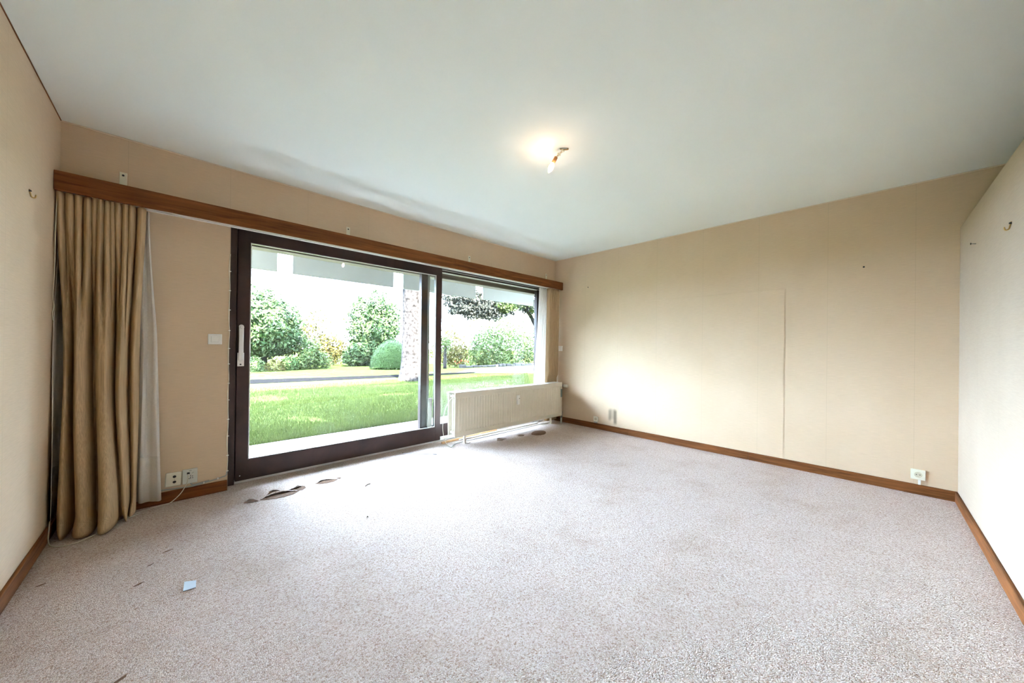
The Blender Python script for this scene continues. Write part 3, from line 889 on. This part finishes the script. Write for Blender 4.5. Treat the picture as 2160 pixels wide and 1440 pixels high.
for k in range(1, 15):
    pts.append((-3.957 + 0.004 * math.sin(k * 2.3), -0.004 - 0.003 * math.sin(k * 1.7) ** 2, 0.14 + k * 0.121))
MB().tube(catmull(pts, 4), 0.0026, 6).build('cord', 'cord', tl)
for k, z in enumerate((0.15, 0.27, 0.42, 0.55, 0.70, 0.83, 0.98, 1.10, 1.24, 1.40, 1.55, 1.70)):
    MB().box((-3.962, -0.010, z - 0.003), (-3.948, 0, z + 0.003), 0.001, 1).build('clip', 'white', tl)
cable('phone_cable', [(-4.176, -0.028, 0.186), (-4.178, -0.036, 0.150), (-4.185, -0.034, 0.115), (-4.215, -0.030, 0.055), (-4.262, -0.035, 0.010), (-4.30, -0.045, 0.004), (-4.356, -0.060, 0.004), (-4.417, -0.085, 0.004), (-4.451, -0.110, 0.004),
      (-4.50, -0.175, 0.004), (-4.57, -0.30, 0.004), (-4.63, -0.365, 0.004), (-4.669, -0.372, 0.004), (-4.70, -0.365, 0.004), (-4.735, -0.318, 0.006), (-4.748, -0.275, 0.03), (-4.750, -0.245, 0.075), (-4.752, -0.225, 0.11)],
      0.0026, 'cord', 'thin cream telephone cord trailing from the socket across the carpet to the curtain')
cable('cord_loop', [(-4.406, -0.105, 0.004), (-4.43, -0.130, 0.004), (-4.47, -0.150, 0.004), (-4.50, -0.170, 0.004)], 0.0026, 'cord', 'short loose cord end on the carpet beside the sheer curtain')
cable('pull_cord', [(-4.757, -0.130, 2.02), (-4.758, -0.150, 1.80), (-4.755, -0.175, 1.55), (-4.757, -0.19, 1.40), (-4.752, -0.20, 1.34), (-4.757, -0.20, 1.30), (-4.754, -0.20, 1.26)], 0.002, 'cord', 'thin knotted pull cord hanging down the left edge of the long curtain', 'cord')

# ------------------------------------------------------------------ small things on the carpet
pp = MB().prism([(-4.207, -1.228), (-4.166, -1.252), (-4.169, -1.313), (-4.212, -1.311)], 0.002, 0.0045)
tag(pp.build('paper_scrap', 'paper'), 'small pale blue paper square lying on the carpet', 'paper')
tag(MB().tube(catmull([(-3.150, -0.655, 0.003), (-3.127, -0.640, 0.005), (-3.10, -0.628, 0.003)], 4), 0.0035, 6).build('twig', 'twig'), 'tiny dark splinter on the carpet in front of the sliding sash', 'twig')
tag(MB().tube(catmull([(-2.53, -0.045, 0.003), (-2.46, -0.13, 0.004), (-2.38, -0.22, 0.003), (-2.31, -0.29, 0.004), (-2.285, -0.31, 0.003), (-2.30, -0.325, 0.004), (-2.32, -0.30, 0.003)], 5), 0.0018, 6).build('wire_scrap', 'steel'), 'thin bent wire scrap on the carpet near the sliding sash', 'wire')
for (x, y, lab) in ((-3.334, -1.18, 'dark crumb on the carpet in front of the torn patches'), (-2.53, -0.04, 'dark crumb on the carpet at the window threshold')):
    rnd = random.Random(x)
    tag(MB().tube([(x - 0.005, y, 0.003), (x, y + 0.002, 0.006), (x + 0.005, y - 0.002, 0.003)], 0.004, 6, True, [0.002, 0.005, 0.002]).build('crumb', 'twig'), lab, 'crumb')

# ------------------------------------------------------------------ bare ceiling lamp
lp = thing('ceiling_lamp', (-2.367, -2.024, 2.5), 'bare candle bulb in a copper socket dangling from wires in the ceiling', 'lamp')
MB().tube(catmull([(-2.352, -2.038, 2.499), (-2.349, -2.045, 2.494), (-2.358, -2.036, 2.490), (-2.372, -2.020, 2.492), (-2.388, -2.004, 2.496)], 6), 0.004, 8).build('ceiling_hook', 'brass', lp)
MB().box((-2.384, -2.023, 2.478), (-2.362, -2.009, 2.492), 0.002, 1).build('terminal_block', 'cream', lp)
MB().box((-2.400, -2.004, 2.452), (-2.378, -1.990, 2.470), 0.002, 1).build('terminal_block', 'cream', lp)
for d in (-0.004, 0.004):
    MB().tube(catmull([(-2.374 + d, -2.017, 2.486), (-2.380 + d, -2.012, 2.476), (-2.386 + d, -2.000, 2.466)], 5), 0.0016, 6).build('wire', 'brass', lp)
    MB().tube(catmull([(-2.392 + d, -1.997, 2.456), (-2.399 + d, -1.990, 2.448), (-2.406 + d * 0.6, -1.986, 2.438)], 5), 0.0016, 6).build('wire', 'brass', lp)
A, B_, C_ = Vector((-2.405, -1.987, 2.441)), Vector((-2.421, -1.970, 2.397)), Vector((-2.442, -1.950, 2.330))
ax = (B_ - A)
MB().lathe(A, ax, [(0, 0.006), (0.003, 0.0125), (ax.length, 0.0125)], 16).build('socket', 'copper', lp)
ax2 = (C_ - B_); l2 = ax2.length
MB().lathe(B_ - ax2 * 0.03, ax2, [(0, 0.010), (l2 * .12, 0.012), (l2 * .3, 0.0165), (l2 * .48, 0.0175), (l2 * .68, 0.0145), (l2 * .86, 0.008), (l2 * .97, 0.003), (l2 * 1.0, 0.001)], 20).build('bulb', 'bulb', lp)

# ------------------------------------------------------------------ outside the window
def st(o, label): return tag(o, label, kind='structure')
st(MB().box((-14, 0.30, -0.30), (9, 1.80, -0.10), 0.01).build('terrace_slab', 'concrete'), 'pale concrete terrace strip under the window')
st(MB().box((OX0 - 0.2, 0.26, -0.10), (OX1 + 0.2, 0.36, 0.0), 0.005).build('trim_4', 'concrete'), 'concrete door sill outside the sliding window')
st(MB().box((-14, -6, 2.70), (9, 1.62, 2.95)).build('roof_overhang', 'soffit'), 'wide roof overhang above the window')
st(MB().box((-14, -6, 2.95), (9, 0.30, 8.9)).build('wall_facade', 'render'), 'upper storey of the house')
st(MB().box((-14, 0.02, -0.3), (-L - 0.2, 0.32, 2.95)).build('wall_facade_left', 'render'), 'outer wall left of the room')
st(MB().box((0.2, 0.02, -0.3), (9, 0.32, 2.95)).build('wall_facade_right', 'render'), 'outer wall right of the room')
st(MB().box((-5.0, 0.32, 1.998), (0.6, 0.45, 2.35), 0.006).build('trim_5', 'soffit'), 'weathered wooden lintel board outside above the window')
for k, (x0, x1) in enumerate(((-4.76, -3.394), (-3.238, -1.950), (-1.800, -0.421), (-0.258, 1.104))):
    lab = ('leftmost pale grey board hanging under the eave, cut by the window jamb', 'long pale grey board under the eave reflecting the bulb',
           'pale grey board under the eave across the window mullion', 'pale grey board under the eave above the right-hand hedge')[k]
    p = thing('fascia_panel', (x0, 1.5, 2.0), lab, 'panel', 'pale boards hanging under the eave')
    MB().box((x0, 1.49, 2.005), (x1, 1.515, 2.66), 0.004).build('board', 'panel', p)
    for hx_ in (x0 + 0.15, x1 - 0.15):
        MB().box((hx_ - 0.02, 1.47, 2.60), (hx_ + 0.02, 1.49, 2.71), 0.002, 1).build('hanger', 'steel', p)

# ground: lawn, lane, pale path
G = -0.12
st(MB().box((-60, 1.8, G - 0.3), (80, 120, G)).build('lawn_ground', 'lawn'), 'lawn stretching away to the shrubs')
lane = [(-40, 11.2), (-2.8, 10.2), (0, 9.9), (2.5, 9.7), (5.0, 9.75), (6.6, 9.9), (6.6, 10.2), (5.0, 10.5), (2.5, 10.9), (0, 11.3), (-2.8, 11.9), (-40, 13.4)]
st(MB().prism(lane, G - 0.02, G + 0.012).build('garden_lane', 'asphalt'), 'dark asphalt lane crossing the lawn')
path = [(5.2, 10.3), (9.0, 7.9), (30, 3.0), (40, 8.0), (22, 12.6), (12, 12.9), (7.6, 12.4)]
st(MB().prism(path, G - 0.02, G + 0.010).build('gravel_path', 'gravel'), 'pale sunlit gravel path in front of the hedge')

def blades(name, n, region, hmin, hmax, w, label, seed=3):
    rnd = random.Random(seed)
    verts, faces = [], []
    x0, x1, y0, y1 = region
    for _ in range(n):
        u = rnd.random() ** 1.6
        y = y0 + (y1 - y0) * u
        x = rnd.uniform(x0 - (y - y0) * 0.1, x1 + (y - y0) * 1.0)
        dens = noise.noise(Vector((x * 0.9, y * 0.9, 0)))
        if dens < -0.45 and rnd.random() < 0.75: continue
        h = rnd.uniform(hmin, hmax) * (0.75 + 0.5 * (dens + 0.4))
        a = rnd.uniform(0, math.tau); l = rnd.uniform(0, 0.6) * h; b = rnd.uniform(0, math.tau)
        dx, dy = math.cos(a) * w * 0.5, math.sin(a) * w * 0.5
        i = len(verts)
        verts += [(x - dx, y - dy, G), (x + dx, y + dy, G), (x + math.cos(b) * l, y + math.sin(b) * l, G + h)]
        faces.append((i, i + 1, i + 2))
    me = bpy.data.meshes.new(name)
    me.from_pydata(verts, [], faces)
    me.materials.append(M['grass'])
    o = bpy.data.objects.new(name, me); COL.objects.link(o)
    return tag(o, label, 'grass', kind='stuff')
blades('grass', 110000, (-4.6, 1.5, 1.82, 8.8), 0.03, 0.085, 0.010, 'short green lawn grass just beyond the terrace strip')

# plants ------------------------------------------------------------
def foliage(mb, centre, rad, n, size, seed, lump=0.35, shell=0.55, freq=1.3, up=0.25):
    """leaf quads scattered in a lumpy ellipsoid"""
    rnd = random.Random(seed)
    cx, cy, cz = centre
    bm = mb.bm
    for _ in range(n):
        d = Vector((rnd.gauss(0, 1), rnd.gauss(0, 1), rnd.gauss(0, 1)))
        if d.length < 1e-4: continue
        d.normalize()
        k = 1 + lump * noise.noise(d * freq * 1.7 + Vector((seed * 3.1, 0, 0))) + 0.5 * lump * noise.noise(d * freq * 4.5 + Vector((0, seed * 1.7, 0)))
        rr = k * (shell + (1 - shell) * rnd.random() ** 0.5)
        p = Vector((cx + d.x * rad[0] * rr, cy + d.y * rad[1] * rr, cz + d.z * rad[2] * rr))
        if p.z < G + 0.02: continue
        s = size * rnd.uniform(0.6, 1.3)
        nrm = (d + Vector((rnd.gauss(0, .6), rnd.gauss(0, .6), rnd.gauss(0, .6) + up))).normalized()
        t = nrm.orthogonal().normalized()
        t.rotate(Matrix.Rotation(rnd.uniform(0, math.tau), 3, nrm))
        b = nrm.cross(t)
        vs_ = [bm.verts.new(p - t * s), bm.verts.new(p + b * s * 0.42 + nrm * s * 0.1), bm.verts.new(p + t * s), bm.verts.new(p - b * s * 0.42 + nrm * s * 0.1)]
        bm.faces.new(vs_)

def plant(name, base, blobs, leaf, n, size, seed, label, cat, trunk=None, group=None, **kw):
    o = thing(name, base, label, cat, group)
    mb = MB()
    tot = sum(r[0] * r[2] for _, r in blobs)
    for i, (c, r) in enumerate(blobs):
        foliage(mb, c, r, int(n * r[0] * r[2] / tot), size, seed + i, **kw)
    tag(mb.build('foliage', leaf, o, recalc=False), kind='stuff')
    for tr in (trunk or []):
        pts_, r0, r1 = tr
        c = catmull(pts_, 5)
        MB().tube(c, 0, 9, True, [lerp(r0, r1, i / (len(c) - 1)) for i in range(len(c))]).build('trunk', 'bark', o)
    return o

plant('flowering_tree', (-1.2, 18, G), [((-1.25, 18, 2.15), (1.85, 1.7, 1.75)), ((-0.6, 17.8, 1.3), (1.3, 1.2, 0.75)), ((-2.2, 18, 1.6), (1.3, 1.3, 1.2))], 'leaf_dark', 14000, 0.12, 11,
      'rounded glossy green tree seen through the left end of the sliding sash', 'tree', [([(-1.18, 18, G), (-1.15, 18, 0.5), (-1.3, 18, 1.6)], 0.22, 0.12), ([(-1.15, 18, 0.4), (-0.7, 18, 0.8), (-0.4, 18, 1.3)], 0.09, 0.04), ([(-1.15, 18, 0.4), (-1.7, 18, 0.8), (-2.1, 18, 1.3)], 0.09, 0.04)], lump=0.3)
plant('loose_shrub', (1.4, 20, G), [((1.35, 20, 2.1), (1.45, 1.2, 1.6)), ((1.9, 20, 1.0), (1.5, 1.2, 1.0))], 'leaf_yellow', 3600, 0.085, 21,
      'airy yellowish shrub between the two rounded trees', 'shrub', [([(1.4, 20, G), (1.45, 20, 0.9), (1.2, 20, 2.4)], 0.05, 0.02), ([(1.4, 20, 0.1), (1.8, 20, 0.9), (2.1, 20, 2.0)], 0.04, 0.015)], lump=0.7, shell=0.3)
plant('loose_shrub', (2.7, 20, G), [((2.75, 20, 0.9), (0.95, 0.9, 1.1))], 'leaf_yellow', 2200, 0.08, 25,
      'low pale yellow-green shrub left of the second rounded tree', 'shrub', [([(2.7, 20, G), (2.75, 20, 0.6), (2.6, 20, 1.4)], 0.04, 0.015)], lump=0.6, shell=0.3)
plant('leafy_shrub', (0.75, 17, G), [((0.72, 17, 0.65), (0.55, 0.55, 0.95)), ((1.25, 17, 0.25), (0.5, 0.5, 0.5))], 'leaf_mid', 1700, 0.085, 31,
      'upright fresh green shrub standing in front of the airy yellowish one', 'shrub', [([(0.75, 17, G), (0.8, 17, 0.4), (1.15, 17, 1.0)], 0.03, 0.012)], lump=0.5, shell=0.4)
plant('round_tree', (4.83, 19, G), [((4.83, 19, 2.5), (1.6, 1.5, 2.1)), ((4.6, 18.8, 0.75), (1.5, 1.3, 0.9)), ((3.55, 18.6, 0.4), (0.8, 0.7, 0.6))], 'leaf_dark', 14000, 0.12, 41,
      'dome-topped dense green tree left of the big trunk', 'tree', [([(4.83, 19, G), (4.8, 19, 1.0), (4.9, 19, 2.4)], 0.16, 0.06)], lump=0.28)
for k, (x, y, z, r, lab, leaf) in enumerate(((-1.75, 16.3, 0.1, 0.45, 'small dark bush under the rounded tree at the window jamb', 'leaf_mid'),
                                              (-0.95, 16.2, 0.02, 0.42, 'low pale flowering bush at the foot of the rounded tree', 'leaf_yellow'),
                                              (-0.28, 16.5, 0.15, 0.42, 'small dark clipped bush right of the tree foot', 'leaf_box'),
                                              (0.15, 16.7, 0.17, 0.36, 'small bright clipped bush beside the upright green shrub', 'leaf_mid'))):
    plant('bush', (x, y, G), [((x, y, z), (r, r, r))], leaf, 700, 0.06, 50 + k, lab, 'bush', lump=0.3, shell=0.7)
# hedge added out of view at the left to shade the far wall
bh = thing('added_shade_hedge', (-12.5, 8, G), 'tall unseen hedge added left of the garden to shade the far wall', 'hedge')
mb = MB()
rnd = random.Random(44)
for k in range(9):
    foliage(mb, (-12.5 + rnd.uniform(-0.2, 0.2), 3.4 + k * 1.7, 2.0), (1.0, 1.3, 2.4), 900, 0.16, 200 + k, lump=0.15, shell=0.75)
tag(mb.build('foliage', 'leaf_dark', bh, recalc=False), kind='stuff')
MB().box((-12.9, 2.6, G), (-12.1, 17.6, 4.0), 0.2, 2).build('inner_twigs', 'leaf_box', bh)
# clipped dome
dm = thing('topiary_dome', (4.25, 15, G), 'smooth clipped green topiary dome beside the big trunk', 'topiary')
mb = MB()
foliage(mb, (4.25, 15, G + 0.1), (1.20, 1.15, 1.52), 14000, 0.035, 61, lump=0.02, shell=0.93, up=0.1)
tag(mb.build('foliage', 'leaf_box', dm, recalc=False), kind='stuff')
core = MB()
rings = []
for i in range(9):
    a = math.pi / 2 * i / 8
    rings.append([(4.25 + 1.13 * math.cos(a) * math.cos(math.tau * k / 24), 15 + 1.08 * math.cos(a) * math.sin(math.tau * k / 24), G + 0.1 + 1.45 * math.sin(a)) for k in range(25)])
core.grid(rings).build('inner_twigs', 'leaf_box', dm)

# the big trunk and its crown overhead
bt_ = thing('big_tree', (1.85, 8.25, G), 'massive pale grey tree trunk standing on the lawn near the lane', 'tree')
def trunk_mesh(cx, cy, z0, z1, r0, r1, lean, seed, n=28, m=26):
    rows = []
    for i in range(m + 1):
        t = i / m
        z = lerp(z0, z1, t)
        rr = lerp(r0, r1, t ** 0.8) + 0.16 * math.exp(-t * 16)
        row = []
        for k in range(n + 1):
            a = math.tau * (k % n) / n
            w = rr * (1 + 0.09 * noise.noise(Vector((math.cos(a) * 1.6, math.sin(a) * 1.6, z * 0.7 + seed))) + 0.05 * noise.noise(Vector((math.cos(a) * 5, math.sin(a) * 5, z * 2 + seed))))
            row.append((cx + lean[0] * t + math.cos(a) * w, cy + lean[1] * t + math.sin(a) * w, z))
        rows.append(row)
    return MB().grid(rows)
trunk_mesh(1.87, 8.25, G - 0.02, 6.0, 0.36, 0.30, (0.06, 0.2), 5).build('trunk', 'bark', bt_)
for k, (dx, dy, dz) in enumerate(((2.2, 1.6, 2.6), (-2.0, 1.2, 2.8), (0.6, -1.2, 3.0), (0.2, 2.4, 3.2))):
    c = catmull([(1.93, 8.45, 5.4), (1.93 + dx * .4, 8.45 + dy * .4, 6.4), (1.93 + dx, 8.45 + dy, 5.4 + dz)], 5)
    MB().tube(c, 0, 8, True, [lerp(0.18, 0.05, i / (len(c) - 1)) for i in range(len(c))]).build('branch', 'bark', bt_)
mb = MB()
for i, (c, r) in enumerate((((1.9, 9.0, 8.2), (4.0, 3.2, 1.9)), ((-1.8, 9.6, 7.6), (2.2, 2.0, 1.4)), ((5.2, 9.6, 7.6), (2.2, 2.0, 1.4)), ((1.2, 9.0, 5.7), (4.6, 2.6, 1.1)))):
    foliage(mb, c, r, 3200, 0.26, 70 + i, lump=0.4, shell=0.3)
tag(mb.build('crown', 'leaf_shade_grey', bt_, recalc=False), kind='stuff')

# overhanging tree at the right, low branches in front of the hedge
ov = thing('overhanging_tree', (8.75, 7.3, G), 'tree at the right with a bent limb and drooping leafy branches', 'tree')
trunk_mesh(8.75, 7.3, G - 0.02, 4.6, 0.34, 0.24, (-0.2, 0.0), 9).build('trunk', 'bark', ov)
for pts_, r0, r1 in (([(8.5, 7.2, 1.2), (7.55, 7.1, 1.75), (7.22, 7.1, 2.15), (6.6, 7.0, 2.70), (5.9, 7.0, 2.92), (5.2, 7.0, 3.0), (4.4, 7.0, 3.15)], 0.13, 0.04),
                     ([(5.6, 7.0, 2.95), (4.8, 7.0, 2.72), (4.1, 7.1, 2.55)], 0.04, 0.015), ([(4.6, 7.0, 3.1), (3.6, 7.0, 2.85), (2.9, 7.0, 2.6)], 0.04, 0.012)):
    c = catmull(pts_, 6)
    MB().tube(c, 0, 9, True, [lerp(r0, r1, i / (len(c) - 1)) for i in range(len(c))]).build('branch', 'bark', ov)
mb = MB()
rnd = random.Random(5)
for i, (px, py, pz, rx, ry, rz, n) in enumerate(((3.55, 7.0, 2.28, 0.5, 0.3, 0.16, 90), (4.5, 7.0, 2.32, 0.6, 0.3, 0.16, 120), (3.9, 7.1, 2.55, 0.85, 0.5, 0.35, 500), (3.0, 7.0, 2.62, 0.5, 0.4, 0.3, 300), (4.9, 7.0, 2.62, 0.8, 0.5, 0.3, 400), (5.9, 7.0, 3.15, 1.0, 0.7, 0.42, 1100), (4.9, 7.0, 2.95, 0.9, 0.6, 0.42, 1200), (4.2, 7.1, 2.72, 0.75, 0.5, 0.36, 900), (3.6, 7.0, 2.90, 0.75, 0.5, 0.38, 900),
                                                  (2.95, 7.0, 2.92, 0.6, 0.5, 0.34, 700), (3.2, 7.0, 2.55, 0.42, 0.4, 0.2, 260), (2.85, 7.0, 2.40, 0.22, 0.3, 0.12, 90), (6.6, 7.0, 3.0, 0.7, 0.6, 0.4, 500), (4.6, 7.2, 2.5, 0.4, 0.4, 0.22, 240))):
    foliage(mb, (px, py, pz), (rx, ry, rz), int(n * 3.2), 0.06, 80 + i, lump=0.6, shell=0.15)
tag(mb.build('foliage', 'leaf_shade_grey', ov, recalc=False), kind='stuff')
mb = MB()
for i, (px, py, pz, rx, ry, rz, n) in enumerate(((5.4, 6.6, 3.0, 0.75, 0.4, 0.4, 500), (4.9, 6.6, 2.75, 0.55, 0.4, 0.3, 350), (6.8, 6.8, 2.75, 0.4, 0.4, 0.35, 250))):
    foliage(mb, (px, py, pz), (rx, ry, rz), int(n * 2.2), 0.055, 95 + i, lump=0.5, shell=0.15)
tag(mb.build('foliage', 'leaf_mid', ov, recalc=False), kind='stuff')
mb = MB()
foliage(mb, (8.2, 7.4, 6.6), (5.6, 4.2, 3.4), 9000, 0.20, 98, lump=0.3, shell=0.25)
tag(mb.build('crown', 'leaf_shade_grey', ov, recalc=False), kind='stuff')
mb = MB()
foliage(mb, (11.6, 4.8, 3.0), (3.6, 3.4, 3.0), 6000, 0.18, 99, lump=0.3, shell=0.25)  # unseen low foliage added to dim and green the light on the left wall
tag(mb.build('crown', 'leaf_mid', ov, recalc=False), kind='stuff')

# hedge shrubs in the right-hand pane
for k, (x, y, z, rx, rz, n, leaf, lab) in enumerate((
        (10.6, 14.6, 0.95, 1.6, 1.65, 4200, 'leaf_mid', 'leafy green hedge shrub at the left of the stone edging'),
        (13.2, 15.2, 1.25, 2.0, 2.1, 5000, 'leaf_mid', 'tall leafy hedge shrub in the middle above the stone edging'),
        (15.6, 14.6, 1.05, 1.8, 1.8, 3600, 'leaf_dark', 'dark leafy hedge shrub at the sheer curtain edge'),
        (14.8, 18.6, 2.2, 3.2, 2.6, 5000, 'leaf_yellow', 'high pale shrub rising behind the hedge'),
        (9.3, 17.2, 1.2, 1.4, 1.6, 2200, 'leaf_yellow', 'thin pale shrub behind the young staked tree'),
        (7.95, 14.3, 0.65, 0.85, 0.85, 900, 'leaf_yellow', 'loose shrub with red flowers right of the young staked tree'))):
    plant('hedge_shrub', (x, y, G), [((x, y, z), (rx, rx * 0.7, rz))], leaf, n, 0.10, 100 + k, lab, 'shrub', group='shrubs behind the stone edging', lump=0.45, shell=0.45)
plant('young_tree', (6.62, 13.5, G), [((6.65, 13.5, 1.35), (0.42, 0.4, 0.5))], 'leaf_mid', 420, 0.07, 120,
      'young tree on a short thick stem beside the window mullion', 'tree', [([(6.62, 13.5, G), (6.62, 13.5, 0.5), (6.65, 13.5, 1.2)], 0.10, 0.07)], lump=0.5, shell=0.3)
rnd = random.Random(12)
for k in range(7):
    x = 7.45 + k * 0.16 + rnd.uniform(-0.02, 0.02); z = 0.12 + rnd.uniform(0, 0.22)
    f_ = MB()
    foliage(f_, (x, 13.72, z), (0.04, 0.04, 0.04), 9, 0.032, 130 + k, lump=0.1, shell=0.6)
    o = thing('red_flower', (x, 13.72, z), ('leftmost red blossom in the border, nearest the young tree', 'second red blossom from the young tree in the border', 'third red blossom from the young tree in the border', 'middle red blossom of the seven in the border', 'third red blossom from the right end of the border row', 'second red blossom from the right end of the border row', 'rightmost red blossom in the border row')[k], 'flower', 'red blossoms in the border')
    f_.build('petals', 'petal', o, recalc=False)
    MB().tube([(x, 13.72, G), (x, 13.72, z)], 0.008, 6).build('stem', 'leaf_mid', o)
sw_ = thing('stone_edging', (7.3, 13.3, G), 'low edging of dark rough stones in front of the hedge', 'edging')
x = 7.6
while x < 16.5:
    w = rnd.uniform(0.28, 0.6)
    h = rnd.uniform(0.10, 0.2)
    MB().box((x, 13.25 + rnd.uniform(-.04, .04), G - 0.02), (x + w - 0.03, 13.55, G + h), 0.03, 2).build('stone', 'stone', sw_)
    x += w
